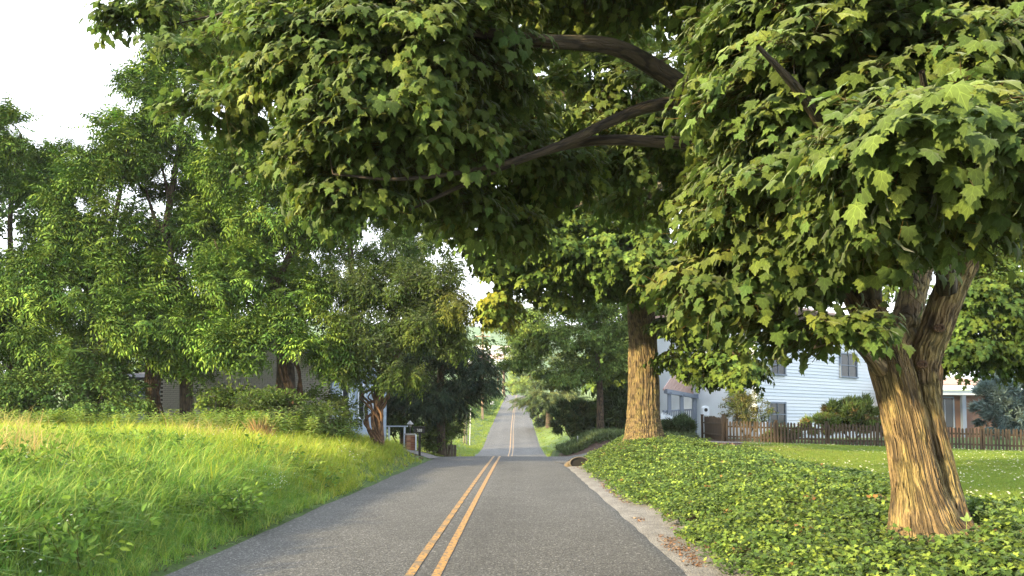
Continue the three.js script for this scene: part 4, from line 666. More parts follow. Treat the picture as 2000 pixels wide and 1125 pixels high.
{ // leafy box elder with a tangle of vines for a trunk
  const b = on(at(740, 28.5), 28.5, -0.1), r = rng(6), l = [{ p: [b, ...PL([[738, 820, 28.5], [742, 760, 28.5], [752, 690, 28.5], [770, 600, 28]])], r: [0.24, 0.2, 0.17, 0.13, 0.06], mat: VINE }];
  for (let i = 0; i < 9; i++) { const s = r() * 6, p = []; for (let k = 0; k <= 6; k++) { const t = k / 6; p.push(P(lerp(736, 735 + r.s(46), t) + Math.sin(t * 6 + s) * 11, lerp(864, 735 - r() * 30, t), 28.25 + Math.cos(t * 5 + s) * 0.28)); } l.push({ p, r: [0.055, 0.05, 0.04, 0.03].map((q) => q * r.in(0.6, 1.5)), mat: VINE, name: 'vine', bare: true, seg: 6 }); }
  l.push({ p: PL([[745, 740, 28.5], [800, 660, 28], [860, 600, 27.5]]), r: [0.1, 0.07, 0.03], mat: VINE }, { p: PL([[742, 730, 28.5], [700, 650, 28], [670, 590, 27.6]]), r: [0.09, 0.06, 0.03], mat: VINE });
  grow({ name: 'box_elder_tree', label: 'bright leafy tree with orange-brown vine-tangled trunk near the mailbox', seed: 310, base: b, bark: VINE, sprays: [...leafyBig, ...pinnate.slice(0, 1)], leafMat: LEAF, pal: [[4, 0.1, 0.17, 0.03], [3, 0.13, 0.2, 0.035], [2, 0.18, 0.26, 0.045], [1, 0.085, 0.13, 0.03]], per: 8, spread: 0.5, flat: 0.6, droop: -0.25, size: 0.85, twig: 0.01, limbs: l,
    blobs: [blob(770, 560, 28, 1.8, 0.9, 1.3, 46), blob(690, 560, 27.6, 0.9, 0.6, 0.8, 16), blob(830, 640, 27.5, 1.3, 0.8, 1.1, 34), blob(720, 660, 27.4, 1.0, 0.8, 0.9, 26), blob(875, 660, 27.5, 0.5, 0.7, 0.7, 14), blob(780, 730, 27.4, 0.8, 0.4, 0.7, 12), blob(690, 720, 27.2, 0.6, 0.5, 0.6, 10), blob(865, 560, 27.5, 0.6, 0.8, 0.8, 14), blob(780, 500, 28.6, 1.1, 0.6, 1, 14), blob(888, 600, 26.5, 0.3, 0.5, 0.4, 7, [[1, 0.2, 0.24, 0.04]]), blob(660, 620, 27, 0.35, 0.35, 0.4, 5, [[1, 0.26, 0.38, 0.05]])] });
}
{ // dark drooping spruce
  const b = on(at(862, 40), 40);
  grow({ name: 'spruce_tree', label: 'dark drooping spruce left of the road, hanging over the dip', seed: 320, base: b, bark: BARK2, sprays: needles, leafMat: NEEDLE, pal: [[3, 0.028, 0.05, 0.03], [2, 0.04, 0.066, 0.036], [1, 0.055, 0.08, 0.04]], per: 9, spread: 0.55, flat: 0.5, droop: -0.45, lift: 0.2, size: 1.25, twig: 0.014,
    limbs: [{ p: [b, P(860, 760, 40), P(862, 680, 40), P(864, 560, 40)], r: [0.24, 0.2, 0.15, 0.06] }, { p: PL([[862, 720, 40], [900, 720, 39.5], [948, 735, 39]]), r: [0.08, 0.05, 0.02] }, { p: PL([[862, 690, 40], [910, 685, 39.4], [955, 705, 39]]), r: [0.07, 0.04, 0.02] }],
    blobs: [blob(880, 770, 39.5, 1.4, 0.9, 1.1, 34), blob(930, 745, 39.2, 0.9, 0.35, 0.7, 20), blob(940, 715, 39.2, 0.7, 0.25, 0.6, 14), blob(900, 690, 39.4, 0.9, 0.5, 0.8, 18), blob(840, 700, 40, 1.2, 1.2, 1.1, 26), blob(835, 780, 39, 1.2, 0.7, 0.9, 24), blob(790, 760, 41, 1.3, 1.3, 1.1, 24), blob(862, 600, 40, 0.8, 1.4, 0.8, 18)] });
}
// right of the far road
const round = (name, label, seed, px, d, trunk, rad, blobs, o) => { const b = on(at(px, d), d, -0.1); grow({ name, label, seed, base: b, bark: BARK2, sprays: leafy, leafMat: DULL, per: 15, spread: 0.6, flat: 0.6, droop: -0.2, size: 1.35, twig: 0.012, limbs: [{ p: [b, ...trunk.map((q) => P(q[0], q[1], d))], r: rad }], blobs: blobs.map((q) => blob(q[0], q[1], d + q[2], q[3], q[4], q[5], q[6], q[7])), ...o }); };
round('broad_tree', 'broad dark green tree with thin straight trunk beyond the driveway on the right', 401, 1173, 46, [[1172, 800], [1170, 730], [1160, 650]], [0.26, 0.21, 0.16, 0.06], [[1100, 640, 0, 3.0, 1.6, 2.4, 80], [1030, 640, 0, 1.5, 1.7, 1.8, 36], [1010, 700, 0, 1.2, 0.6, 1.2, 16], [1180, 690, 0, 1.8, 1.8, 2, 44], [1110, 730, -0.5, 1.8, 0.6, 1.4, 26], [1200, 600, 0, 2, 1.4, 2, 36], [985, 610, 0, 0.8, 0.9, 1, 12]], { pal: [[4, 0.08, 0.13, 0.03], [3, 0.105, 0.165, 0.036], [1, 0.15, 0.21, 0.045]], per: 20 });
round('light_tree', 'yellow-green rounded tree at the right edge of the far road', 402, 1046, 140, [[1044, 755], [1030, 725]], [0.25, 0.2, 0.1], [[1022, 732, 0, 2.3, 2.8, 2.4, 50], [1008, 690, 0, 1.6, 2.2, 1.6, 26], [1040, 745, 0, 2, 1.8, 2, 24], [1002, 750, -2, 1.0, 1.2, 1.2, 12]], { pal: [[3, 0.17, 0.24, 0.05], [2, 0.22, 0.28, 0.06]], per: 14, spread: 0.9, size: 2.2 });
round('pine_tree', 'thick trunked pine with drooping needles beside the far road', 403, 1074, 95, [[1073, 812], [1076, 790], [1080, 740]], [0.55, 0.42, 0.36, 0.12], [[1050, 778, -0.5, 1.8, 0.8, 1.4, 18], [1085, 770, 0, 2.2, 0.9, 1.6, 22], [1110, 790, 0, 1.2, 0.9, 1.2, 12], [1080, 720, 0, 3, 2.4, 2.4, 34]], { sprays: needles, leafMat: NEEDLE, pal: [[2, 0.1, 0.15, 0.06], [1, 0.14, 0.18, 0.07]], per: 12, spread: 0.8, size: 2.1 });
round('arborvitae', 'dark clipped columnar evergreen beside the pine trunk', 404, 1052, 100, [[1052, 800]], [0.1, 0.05], [[1055, 805, 0, 1.5, 2.0, 1.2, 40]], { sprays: tufts, leafMat: NEEDLE, pal: [[1, 0.03, 0.05, 0.028]], per: 14, spread: 0.5, size: 2, droop: 0.4, noTwigs: true });
round('hazy_tree', 'pale hazy tree above the gap at the end of the road', 405, 985, 210, [[985, 680]], [0.3, 0.1], [[1000, 580, 0, 3, 4, 3, 30]], { pal: [[1, 0.13, 0.19, 0.05]], per: 12, spread: 1.4, size: 3.4 });
const bush = (name, label, seed, px, py, d, r0, n, sprays, mat, pal, o = {}) => { const c = P(px, py, d), b = V(c.x, G(c.x, c.z), c.z); grow({ name, label, category: o.category ?? 'shrub', seed, base: b, sprays, leafMat: mat, pal, per: 9, spread: 0.22, flat: 0.8, droop: 0.2, lift: 1, size: 1, noTwigs: false, twig: 0.008, limbs: [0, 1, 2].map((k) => ({ p: [b, b.clone().lerp(c, 0.5).add(V((k - 1) * r0[0] * 0.35, 0, 0)), c.clone().add(V((k - 1) * r0[0] * 0.5, 0, 0))], r: [0.05, 0.035, 0.02], seg: 6, name: 'stem', from: 0.1 })), blobs: [{ c, r: r0, n, fill: 0.4 }, ...(o.more ?? []).map((q) => blob(...q))], ...o, category: o.category ?? 'shrub' }); };
const YEW = [[3, 0.04, 0.07, 0.025], [2, 0.06, 0.095, 0.03]], BRIGHT = [[2, 0.13, 0.21, 0.04], [2, 0.17, 0.27, 0.05], [1, 0.1, 0.15, 0.03]];
bush('yew_bush', 'dark spreading evergreen bush under the broad tree, left of its trunk', 501, 1125, 820, 50, [1.7, 1.2, 1.4], 60, tufts, NEEDLE, [[2, 0.06, 0.1, 0.04], [1, 0.09, 0.12, 0.045]], { size: 2 });
bush('yew_bush', 'dark evergreen bush filling the space between thin trunk and tall maple', 502, 1203, 805, 48, [1.2, 1.7, 1.4], 60, tufts, NEEDLE, YEW, { size: 2.2 });
bush('yew_bush', 'dark low evergreen bush at the porch corner, right of the tall maple', 503, 1328, 838, 40, [0.85, 0.55, 0.8], 44, tufts, NEEDLE, YEW, { size: 1.5 });
bush('juniper_bush', 'large mounded juniper leaning over the picket fence', 504, 1665, 812, 38, [1.55, 0.75, 1.0], 90, tufts, NEEDLE, [[3, 0.08, 0.12, 0.03], [2, 0.11, 0.15, 0.034], [1, 0.14, 0.1, 0.04]], { size: 1.4, droop: 0.1, more: [[1600, 828, 37.2, 0.7, 0.4, 0.6, 16], [1725, 828, 37.4, 0.6, 0.35, 0.6, 14], [1520, 848, 36.8, 0.9, 0.3, 0.5, 16]] });
bush('foundation_bush', 'loose brownish green bush against the white house, behind the fence', 505, 1458, 800, 40, [1.15, 0.75, 0.8], 60, leafy, DULL, [[3, 0.09, 0.1, 0.03], [2, 0.12, 0.11, 0.035], [1, 0.08, 0.12, 0.03]], { size: 0.9, spread: 0.3 });
bush('foundation_bush', 'blue-green small leafy bush beside the porch roof', 506, 1450, 778, 43, [0.7, 0.55, 0.6], 24, leafy, DULL, [[3, 0.06, 0.11, 0.05]], { size: 1, spread: 0.3 });
bush('blue_spruce', 'bluish grey spruce behind the fence at the far right', 507, 1965, 795, 40, [1.7, 1.5, 1.3], 90, tufts, NEEDLE, [[2, 0.12, 0.17, 0.16], [1, 0.09, 0.13, 0.12]], { size: 1.6, category: 'spruce', more: [[1950, 740, 40, 0.8, 0.6, 0.8, 16]] });
// mound of low juniper past the driveway
{ const r = rng(9), list = []; const pal = [[2, 0.085, 0.12, 0.05], [1, 0.11, 0.15, 0.06]]; const b = on(5, 41); for (let i = 0; i < 1500; i++) { const x = r.in(2.4, 9), d = r.in(38.2, 46); list.push([sprayMatrix(V(x, G(x, -d) + 0.05, -d).sub(b), V(r.s(0.7), 1, r.s(0.7)), r.in(1, 1.8), r.s(3)), tone(r, pal)]); } const t = thing('ground_juniper', 'low grey-green juniper mound beside the road just past the driveway', 'shrub', b.toArray()); copies('foliage', tufts, NEEDLE, list, t); }
// dark trees behind the near maple and the white house
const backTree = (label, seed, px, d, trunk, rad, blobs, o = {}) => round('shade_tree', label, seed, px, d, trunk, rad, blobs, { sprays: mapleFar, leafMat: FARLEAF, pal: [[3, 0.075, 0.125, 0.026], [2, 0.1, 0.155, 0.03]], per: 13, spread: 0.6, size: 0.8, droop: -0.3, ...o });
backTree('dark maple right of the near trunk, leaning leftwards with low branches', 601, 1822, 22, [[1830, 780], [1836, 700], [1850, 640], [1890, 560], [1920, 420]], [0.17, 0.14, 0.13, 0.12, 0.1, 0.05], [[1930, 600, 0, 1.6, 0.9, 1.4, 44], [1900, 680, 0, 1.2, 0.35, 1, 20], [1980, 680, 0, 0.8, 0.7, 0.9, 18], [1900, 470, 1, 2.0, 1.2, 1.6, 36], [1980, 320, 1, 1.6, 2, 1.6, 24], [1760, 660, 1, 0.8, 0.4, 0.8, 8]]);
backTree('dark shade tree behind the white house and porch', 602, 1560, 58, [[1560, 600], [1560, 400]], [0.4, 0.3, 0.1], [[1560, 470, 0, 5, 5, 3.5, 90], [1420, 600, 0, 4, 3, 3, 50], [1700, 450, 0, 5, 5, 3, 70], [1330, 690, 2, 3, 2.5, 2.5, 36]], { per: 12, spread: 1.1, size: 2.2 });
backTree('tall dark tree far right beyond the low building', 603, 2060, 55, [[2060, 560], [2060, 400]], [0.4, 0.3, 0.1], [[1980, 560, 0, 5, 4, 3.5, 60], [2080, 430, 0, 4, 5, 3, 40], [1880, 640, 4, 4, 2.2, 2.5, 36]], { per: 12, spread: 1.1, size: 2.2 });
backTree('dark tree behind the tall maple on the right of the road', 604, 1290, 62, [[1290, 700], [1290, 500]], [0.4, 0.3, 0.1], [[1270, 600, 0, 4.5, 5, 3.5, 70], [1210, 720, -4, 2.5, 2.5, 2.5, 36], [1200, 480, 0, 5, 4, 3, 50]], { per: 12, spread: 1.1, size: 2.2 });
// darker trees behind the row on the left
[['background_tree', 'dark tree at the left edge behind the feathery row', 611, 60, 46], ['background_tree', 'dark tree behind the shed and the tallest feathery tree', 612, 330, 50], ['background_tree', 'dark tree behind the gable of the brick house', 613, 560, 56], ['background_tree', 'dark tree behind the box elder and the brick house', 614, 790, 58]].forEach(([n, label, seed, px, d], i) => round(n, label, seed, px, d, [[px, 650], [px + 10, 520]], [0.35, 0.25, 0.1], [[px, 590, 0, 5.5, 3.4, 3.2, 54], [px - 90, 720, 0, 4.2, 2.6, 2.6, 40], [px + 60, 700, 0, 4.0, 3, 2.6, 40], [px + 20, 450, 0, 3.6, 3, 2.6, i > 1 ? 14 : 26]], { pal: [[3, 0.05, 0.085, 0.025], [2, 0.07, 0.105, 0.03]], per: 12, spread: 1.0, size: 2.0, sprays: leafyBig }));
bush('vine_thicket', 'tangle of vines and brambles at the foot of the left trees', 701, 110, 775, 26.5, [3.2, 0.7, 1.0], 110, leafy, DULL, [[3, 0.08, 0.14, 0.03], [2, 0.11, 0.18, 0.04]], { spread: 0.35, size: 1.2, more: [[20, 770, 26, 1.6, 0.8, 0.8, 40], [215, 755, 27, 1.0, 1.0, 0.8, 30], [150, 700, 27.5, 1.6, 0.5, 0.8, 24]] });
bush('young_shrub', 'broad leaved light green shrub before the fluted trunk', 702, 555, 798, 25.5, [1.1, 0.42, 0.6], 34, leafyBig, LEAF, BRIGHT, { spread: 0.3, size: 0.8, more: [[640, 815, 25.5, 0.7, 0.3, 0.5, 14], [500, 800, 25, 0.5, 0.3, 0.4, 10]] });
bush('young_shrub', 'loose shrub hiding the foot of the brick wall between two trunks', 706, 455, 790, 27.5, [1.0, 0.35, 0.5], 30, leafy, DULL, [[2, 0.09, 0.15, 0.035], [1, 0.13, 0.2, 0.04]], { spread: 0.3, size: 1.1, more: [[420, 760, 28, 0.5, 0.4, 0.4, 10], [615, 790, 28, 0.6, 0.4, 0.4, 12]] });
bush('young_shrub', 'green bush growing against the side of the brick house', 703, 672, 812, 28, [0.6, 0.5, 0.5], 22, leafyBig, LEAF, BRIGHT, { spread: 0.25, size: 0.75 });
bush('added_dark_hedge', 'added hedge with leaves coloured dark for the deep shade behind the low white rail', 707, 785, 800, 45, [1.9, 1.3, 0.9], 80, leafyBig, DULL, [[3, 0.05, 0.085, 0.022], [2, 0.07, 0.11, 0.028]], { spread: 0.4, size: 1.2 });  // added hedge; its dark leaf colour stands in for deep shade
bush('hanging_bush', 'sunlit yellow-green bush hanging over the plank fence by the dip', 704, 872, 832, 41, [0.75, 0.4, 0.5], 36, leafy, LEAF, BRIGHT, { spread: 0.35, size: 1.2, more: [[850, 848, 40.5, 0.6, 0.35, 0.5, 16], [838, 860, 40, 0.4, 0.25, 0.4, 10]] });
bush('verge_bush', 'row of bright bushes along the left of the far road', 705, 930, 790, 125, [2.6, 2.0, 3], 60, leafy, LEAF, [[2, 0.12, 0.24, 0.07], [1, 0.16, 0.28, 0.08]], { spread: 0.8, size: 2.4, more: [[952, 780, 145, 2, 1.6, 3, 24], [905, 815, 110, 2.2, 1.6, 3, 30]] });
{ const r = rng(88), A = new Leaves(); for (let i = 0; i < 150; i++) A.add(lance, pose(V(r.g() * 0.16, r.g() * 0.05, r.g() * 0.12), V(r.s(0.42), 1, r.s(0.42)), V(r.s(1), 0.2, r.s(1)), r.in(0.5, 0.95)).scale(V(0.09, 1, 1)), [r.in(0.7, 1.2), 1, 1]); const b = on(at(508, 21), 21), t = thing('dead_weed', 'dry brown upright weed clump standing in the grass', 'weed', b.toArray()); const g = A.done(); const m = mesh('stalks', g, DULL.clone(), t); m.material.color = lin(0.3, 0.2, 0.09); mesh('side_stalks', g.clone().rotateY(1.4).scale(0.8, 0.7, 0.8).translate(0.22, 0, 0.1), m.material, t); }

// ---------- grass, ivy, litter ----------
function grassTuft(seed, n, len, wid, rad, bend) {
  const r = rng(seed), pos = [], nor = [], col = [];
  for (let i = 0; i < n; i++) {
    const az = r() * 6.283, rr = rad * Math.sqrt(r()), L = len * r.in(0.45, 1.15), w = wid * r.in(0.6, 1.2), dir = V(Math.cos(az), 0, Math.sin(az)), side = V(-dir.z, 0, dir.x).multiplyScalar(w / 2), a2 = r() * 6.283, b = bend * r.in(0.3, 1.3), k = r.in(0.7, 1.3), y = r.in(0.9, 1.35);
    let prev = null; const base = V(Math.cos(a2) * rr, 0, Math.sin(a2) * rr);
    for (let j = 0; j <= 3; j++) {
      const t = j / 3, c = base.clone().addScaledVector(dir, L * b * t * t).add(V(0, L * (t - b * 0.42 * t * t * t), 0)), s = side.clone().multiplyScalar(1 - t * t * 0.97), q = [c.clone().sub(s), c.clone().add(s)];
      if (prev) for (const v of [prev[0], prev[1], q[0], prev[1], q[1], q[0]]) { pos.push(v.x, v.y, v.z); const nn = V(dir.x * -0.5, 0.75, dir.z * -0.5).normalize(); nor.push(nn.x, nn.y, nn.z); col.push(k * y, k, k); }
      prev = q;
    }
  }
  const g = new THREE.BufferGeometry(); g.setAttribute('position', new THREE.Float32BufferAttribute(pos, 3)); g.setAttribute('normal', new THREE.Float32BufferAttribute(nor, 3)); g.setAttribute('color', new THREE.Float32BufferAttribute(col, 3)); return g;
}
const flat = (x, y, z, r, s, tilt = 0.25) => { const m = new THREE.Matrix4().makeRotationFromEuler(new THREE.Euler(r.s(tilt), r() * 6.283, r.s(tilt))); return m.scale(V(s, s * r.in(0.75, 1.2), s)).setPosition(x, y, z); };
const GRASS = leafMat(0.0, 0.5, false);
{ // tall meadow on the left bank
  const geos = [grassTuft(1, 16, 0.46, 0.018, 0.13, 1.0), grassTuft(2, 14, 0.4, 0.021, 0.12, 1.25), grassTuft(3, 14, 0.54, 0.016, 0.11, 0.8)], r = rng(900), list = [], weeds = [], tallW = [], pale = [], flowers = [];
  const lush = [[3, 0.13, 0.29, 0.045], [3, 0.2, 0.37, 0.045], [2, 0.31, 0.46, 0.09]], sunTint = [[3, 0.25, 0.37, 0.03], [3, 0.31, 0.42, 0.04], [1, 0.4, 0.46, 0.1]];  // second palette puts the sunlight on the farther grass into its colour
  const put = (n, d0, d1, size) => {
    for (let i = 0; i < n; i++) {
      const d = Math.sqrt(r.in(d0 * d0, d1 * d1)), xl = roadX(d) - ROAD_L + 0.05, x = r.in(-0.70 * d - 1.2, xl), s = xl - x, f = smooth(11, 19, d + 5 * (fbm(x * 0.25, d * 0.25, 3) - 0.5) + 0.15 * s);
      const h = lerp(0.45, 1, smooth(0, 1.2, s)) * size * (0.7 + 0.6 * fbm(x * 0.5, d * 0.5, 4)) * lerp(1, 0.6, smooth(16, 26, d));
      if (d > 31.5 && s < 1.2) continue;
      list.push([flat(x, G(x, -d) - 0.03, -d, r, h * 1.25, 0.22), r() < f ? tone(r, sunTint) : tone(r, lush)]);
    }
  };
  put(3000, 4.5, 11, 0.95); put(7000, 11, 19, 1.05); put(7000, 19, 32, 1.15);
  copies('meadow_grass', geos, GRASS, list);
  for (let i = 0; i < 1500; i++) { const d = r.in(4.8, 17), xl = roadX(d) - ROAD_L, x = xl - 0.1 - Math.pow(r(), 1.3) * 5.5, cl = fbm(x * 0.6, d * 0.6, 20); if (cl < 0.52 || x < -0.7 * d - 1) continue; weeds.push([sprayMatrix(V(x, G(x, -d) + r.in(0.08, 0.32), -d), V(r.s(1), 0.9, r.s(1)), r.in(0.6, 1.2), r.s(2)), tone(r, [[2, 0.13, 0.26, 0.04], [2, 0.19, 0.33, 0.045], [1, 0.26, 0.39, 0.055]])]); }
  copies('meadow_weeds', leafy, LEAF, weeds);
  for (let i = 0; i < 420; i++) { const d = r.in(22, 27), x = lerp(-0.7 * d, -5.5, Math.pow(r(), 1.5)); if (fbm(x * 0.7, 3, d * 0.3) < 0.52) continue; for (let k = 0; k < 3; k++) tallW.push([sprayMatrix(V(x + r.s(0.06), G(x, -d) + 0.08 + k * 0.13, -d), V(r.s(0.35), 1, r.s(0.35)), r.in(0.9, 1.4), r.s(2)), tone(r, [[2, 0.27, 0.4, 0.055], [1, 0.34, 0.46, 0.06]])]); }
  copies('tall_weeds', [1, 2].map((s) => { const q = rng(60 + s), A = new Leaves(); for (let i = 0; i < 26; i++) { const t = i / 26, az = i * 2.4; A.add(lance, pose(V(0, 0, 0.5 * t), V(Math.cos(az), Math.sin(az), 0.55 - 0.5 * (1 - t)), V(0, 0, 1), 0.24 * (1.1 - 0.6 * t)), [q.in(0.8, 1.2), 1, 1]); } return A.done(); }), LEAF, tallW);
  for (let i = 0; i < 260; i++) { const c = [[-7.4, 11.5, 0.8], [-9.2, 13.5, 0.9], [-10.6, 14.5, 0.8], [-13, 19.5, 1.2], [-8, 19, 1.5]][i % 5]; const x = c[0] + r.g() * c[2], d = c[1] + r.g() * c[2]; pale.push([flat(x, G(x, -d), -d, r, r.in(1.2, 1.7), 0.3), tone(r, [[2, 0.46, 0.4, 0.13], [1, 0.55, 0.42, 0.16]])]); }
  copies('seed_grass', [grassTuft(7, 7, 0.62, 0.011, 0.1, 0.85)], GRASS, pale);
  const fl = new Leaves(); for (let i = 0; i < 5; i++) fl.add(blade(OVAL, 0.1, 0.1), pose(V(), V(Math.cos(i * 1.257), Math.sin(i * 1.257), 0.25), V(0, 0, 1), 0.011)); const fg = fl.done(); fg.rotateX(-1.2);
  for (let i = 0; i < 900; i++) { const d = r.in(5, 24), x = roadX(d) - ROAD_L - 0.2 - r() * 0.45 * d; if (fbm(x * 0.7, d * 0.7, 33) < 0.52) continue; for (let k = 0; k < 4; k++) flowers.push([flat(x + r.s(0.15), G(x, -d) + r.in(0.25, 0.5), -d + r.s(0.15), r, r.in(0.8, 1.6), 0.6), lin(0.75, 0.75, 0.7)]); }
  copies('meadow_flowers', [fg], GRASS, flowers);
  // verge grass along the far road
  const verge = []; for (let i = 0; i < 9000; i++) { const d = 39 + Math.pow(r(), 1.6) * 150, c = roadX(d), left = r() < 0.5, x = left ? c - ROAD_L - 0.05 - Math.pow(r(), 1.4) * 9 : c + ROAD_R + 0.05 + Math.pow(r(), 1.3) * 8; if (!left && d < 47 && x < 9) continue; verge.push([flat(x, G(x, -d) - 0.02, -d, r, r.in(0.5, 0.8) * (left ? 1 : 0.7) * lerp(1, 1.6, smooth(60, 150, d)), 0.2), tone(r, [[2, 0.2, 0.3, 0.045], [1, 0.26, 0.34, 0.06]])]); }
  copies('verge_grass', [grassTuft(9, 26, 0.3, 0.03, 0.28, 0.7)], GRASS, verge);
}
{ // ivy bank on the right
  const b = on(4, 12), t = thing('ivy_bank', 'thick glossy ivy covering the bank along the right of the road', 'ivy', b.toArray()), r = rng(950), near = [], list = [];
  const pal = [[3.2, 0.07, 0.135, 0.028], [3, 0.1, 0.18, 0.036], [2.4, 0.17, 0.265, 0.048], [2.1, 0.28, 0.39, 0.065], [0.1, 0.32, 0.17, 0.06]];
  const inner = (d) => shoulderX(d) + 0.02, outer = spline([[4, 6.4], [9.5, 6.3], [13, 6.4], [18, 6.7], [22, 7.3], [26, 7.4], [30, 5.2]]);
  const spray = (seed) => { const q = rng(seed), A = new Leaves(); for (let i = 0; i < 10; i++) { const k = q.in(0.65, 1.4); A.add(ivyLeaves[i % 3], pose(V(q.g() * 0.14, q.in(-0.01, 0.06), q.g() * 0.14), V(q.s(1), q.in(-0.6, 0.15), q.s(1)), V(q.s(0.55), 1, q.s(0.55)), q.in(0.03, 0.062)), [k, k, k]); } return A.done(); };
  const sprays = [1, 2, 3, 4, 5].map(spray);
  for (let i = 0; i < 22000; i++) {
    const d = 4.5 + 25.5 * Math.pow(r(), 1.35), x0 = inner(d), x1 = outer(d), x = r.in(x0, x1);
    if (d < 6.2 && x > 0.75 * d + 1.2) continue;
    if (d > 27.3 && x > 3.4 && Math.hypot(x - 4.5, d - 27) < 1.1) continue;
    if (Math.hypot((x - 4.12) * 0.9, d - 7.45) < 0.42 + r() * 0.15) continue;
    const edge = smooth(0, 0.45, x - x0), patch = fbm(x * 0.8, d * 0.8, 6);
    if (edge < 0.9 && r() > 0.35 + edge) continue;
    if (noise(x * 0.55 + 3, d * 0.55, 9) < 0.09 && r() < 0.8) continue;
    const hgt = (0.06 + 0.2 * noise(x * 1.1, d * 1.1, 2) + 0.1 * noise(x * 3, d * 3, 2)) * (0.3 + 0.7 * edge), c = tone(r, pal), k = 0.72 + 0.55 * patch; c.multiplyScalar(k);
    list.push([flat(x - b.x, G(x, -d) + hgt * r.in(0.5, 1) - b.y, -d - b.z, r, r.in(0.85, 1.35), 0.3), c]);
  }
  copies('foliage', sprays, leafMat(0.22, 0.28), list, t);
  const mats = []; for (let k = 0; k < 6; k++) { const m = leafMat(0.22, 0.28); m.vertexColors = false; m.color.copy(tone(r, pal)); mats.push(m); }
  for (let i = 0, n = 0; n < 296 && i < 4000; i++) { const d = r.in(5.8, 8.2), x = r.in(2.35, 0.66 * d); if (x > 5.9 || Math.hypot((x - 4.12) * 0.9, d - 7.45) < 0.5) continue; const m = mesh('leaf', ivyLeaves[i % 3], mats[i % 6], t); pose(V(x - b.x, G(x, -d) + 0.1 + 0.2 * noise(x * 1.1, d * 1.1, 2) + 0.1 * noise(x * 3, d * 3, 2) + r.in(0, 0.03) - b.y, -d - b.z), V(r.s(1), r.in(-0.5, 0.1), r.s(1)), V(r.s(0.5), 1, r.s(0.5)), r.in(0.045, 0.075)).decompose(m.position, m.quaternion, m.scale); n++; }
  // seedling at the foot of the trunk
  const s = on(at(1882, 7.4), 7.4, 0.05), sd = thing('seedling', 'small upright broad-leaved seedling at the foot of the near trunk', 'plant', s.toArray()), g = new THREE.MeshPhysicalMaterial({ color: lin(0.22, 0.33, 0.08), roughness: 1, transmission: 0.35, thickness: 0, side: THREE.DoubleSide });
  for (const [dx, dy, q] of [[-0.7, 0.5, 0.07], [0.1, 1, 0.085], [0.75, 0.55, 0.065], [-0.2, 0.6, 0.05]]) { const m = mesh('leaf', ovalLeaves[0], g, sd); pose(V(0, 0.16, 0), V(dx, dy, 0.2), V(0, 0.4, 1), q).decompose(m.position, m.quaternion, m.scale); } mesh('stem', stalk(V(0, -0.05, 0), V(0, 0.17, 0), 0.006), std({ color: lin(0.15, 0.2, 0.05) }), sd);
}
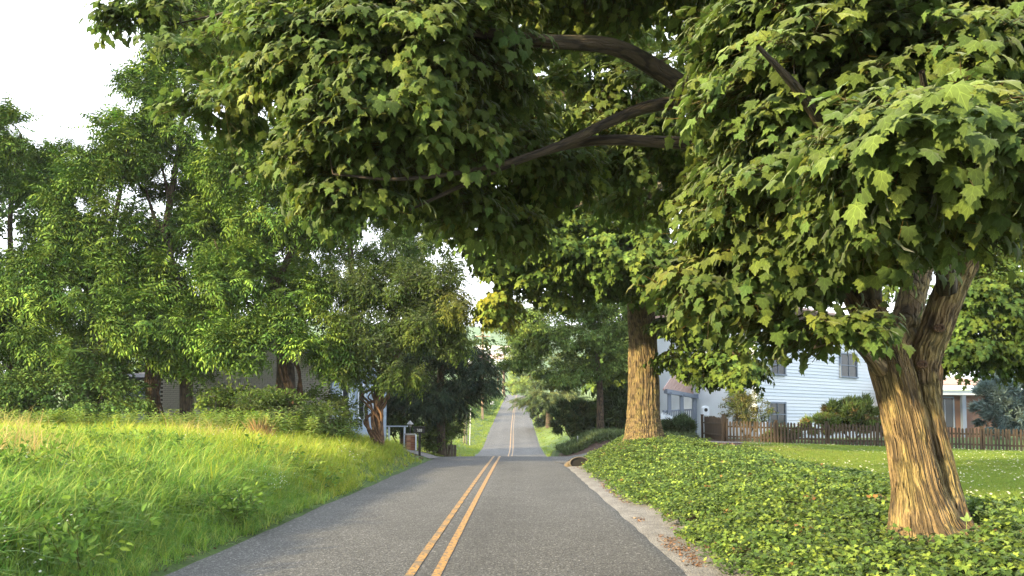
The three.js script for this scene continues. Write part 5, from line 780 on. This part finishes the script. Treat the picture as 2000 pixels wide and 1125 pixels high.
{ // mown lawn with clover, roadside litter
  const r = rng(970), list = [], clover = [], lit = [], geo = [grassTuft(12, 30, 0.07, 0.006, 0.11, 0.6), grassTuft(13, 26, 0.06, 0.006, 0.1, 0.8)];
  for (let i = 0; i < 30000; i++) { const d = 8.5 + 27 * Math.pow(r(), 1.25), x = r.in(5.8, 0.70 * d + 1.5); const edge = spline([[4, 6.4], [9.5, 6.2], [13, 6.3], [18, 6.6], [22, 7.2], [27, 7.6], [36, 10.2]])(d); if (x < edge + 0.1 * r()) continue; list.push([flat(x, G(x, -d) - 0.01, -d, r, r.in(0.8, 1.4), 0.15), tone(r, [[3, 0.15, 0.25, 0.03], [3, 0.19, 0.29, 0.034], [1, 0.24, 0.32, 0.05]])]); if (i % 14 === 0 && fbm(x * 0.4, d * 0.4, 5) > 0.42) clover.push([flat(x + 0.1, G(x, -d) + 0.07, -d, r, r.in(1.2, 2.2), 0.6), lin(0.7, 0.68, 0.5)]); }
  copies('lawn_grass', geo, GRASS, list);
  const q = new Leaves(); for (let i = 0; i < 6; i++) q.add(ovalLeaves[0], pose(V(), V(Math.cos(i * 1.05), Math.sin(i * 1.05), 0.6), V(0, 0, 1), 0.014)); const cg = q.done(); cg.rotateX(-1.3); copies('clover_flowers', [cg], GRASS, clover);
  const dry = [blade(OVAL, 0.7, 0.6, 0.4), blade(MAPLE_LOW, 0.5, 0.7)], pal = [[3, 0.16, 0.09, 0.055], [2, 0.24, 0.14, 0.08], [2, 0.1, 0.06, 0.04], [1, 0.3, 0.21, 0.12]];
  for (const g of dry) g.rotateX(-Math.PI / 2);
  const lay = (n, fx) => { for (let i = 0; i < n; i++) { const [x, d, s] = fx(); if (d < 4.5) continue; const gy = x > roadX(d) + ROAD_R - 0.1 ? Math.max(G(x, -d), -0.02) + 0.018 : G(x, -d) + 0.015; lit.push([flat(x, gy, -d, r, s, 0.5), tone(r, pal)]); } };
  lay(1100, () => { const d = 5.5 + 7.5 * r(), k = smooth(0.35, 0.65, noise(d * 1.1, 4)); return [roadX(d) + ROAD_R + 0.04 + r.g() * 0.1 * (1 + k), k > r() ? d : 0, r.in(0.02, 0.05)]; });
  lay(900, () => { const d = 5.5 + 24 * r(); return [shoulderX(d) + r.g() * 0.16, noise(d * 0.7, 31) > 0.45 ? d : 0, r.in(0.025, 0.06)]; });
  lay(700, () => { const a = r() * 6.283, q2 = 1.2 + r() * 1.4; return [4.6 + Math.cos(a) * q2, 27 + Math.sin(a) * q2, r.in(0.04, 0.09)]; });
  lay(500, () => [r.in(6, 10.5), r.in(27, 34), r.in(0.04, 0.09)]);
  lay(160, () => { const d = r.in(9, 30); return [r.in(6.8, 14), d, r.in(0.05, 0.1)]; });
  lay(200, () => { const d = r.in(26, 34); return [roadX(d) - ROAD_L - r() * 0.9, d, r.in(0.05, 0.1)]; });
  lay(120, () => { const d = r.in(5, 12); return [roadX(d) - ROAD_L + r.g() * 0.15, d, r.in(0.02, 0.05)]; });
  const dm = DULL; copies('leaf_litter', dry, dm, lit.map(([m, c]) => [m, c]));
}
for (const o of scene.children) if (['meadow_grass', 'meadow_weeds', 'tall_weeds', 'seed_grass', 'meadow_flowers', 'verge_grass', 'lawn_grass', 'clover_flowers', 'leaf_litter'].some((n) => o.name.startsWith(n))) {
  const L = { meadow_grass: 'tall lush grass covering the left bank', meadow_weeds: 'broad-leaved weeds among the roadside grass on the left', tall_weeds: 'bright tall weeds along the back of the meadow', seed_grass: 'pale dry grass with drooping seed heads in the meadow', meadow_flowers: 'tiny white flowers scattered in the meadow', verge_grass: 'short sunlit grass along both sides of the far road', lawn_grass: 'mown lawn between ivy bank and picket fence', clover_flowers: 'pale clover dots in the mown lawn', leaf_litter: 'dry brown leaves along the gutter and under the trees' };
  tag(o, L[o.name.replace(/_\d+$/, '')], o.name.replace(/_\d+$/, '').replace('_', ' '), null, 'stuff');
}
renderer.render(scene, camera);
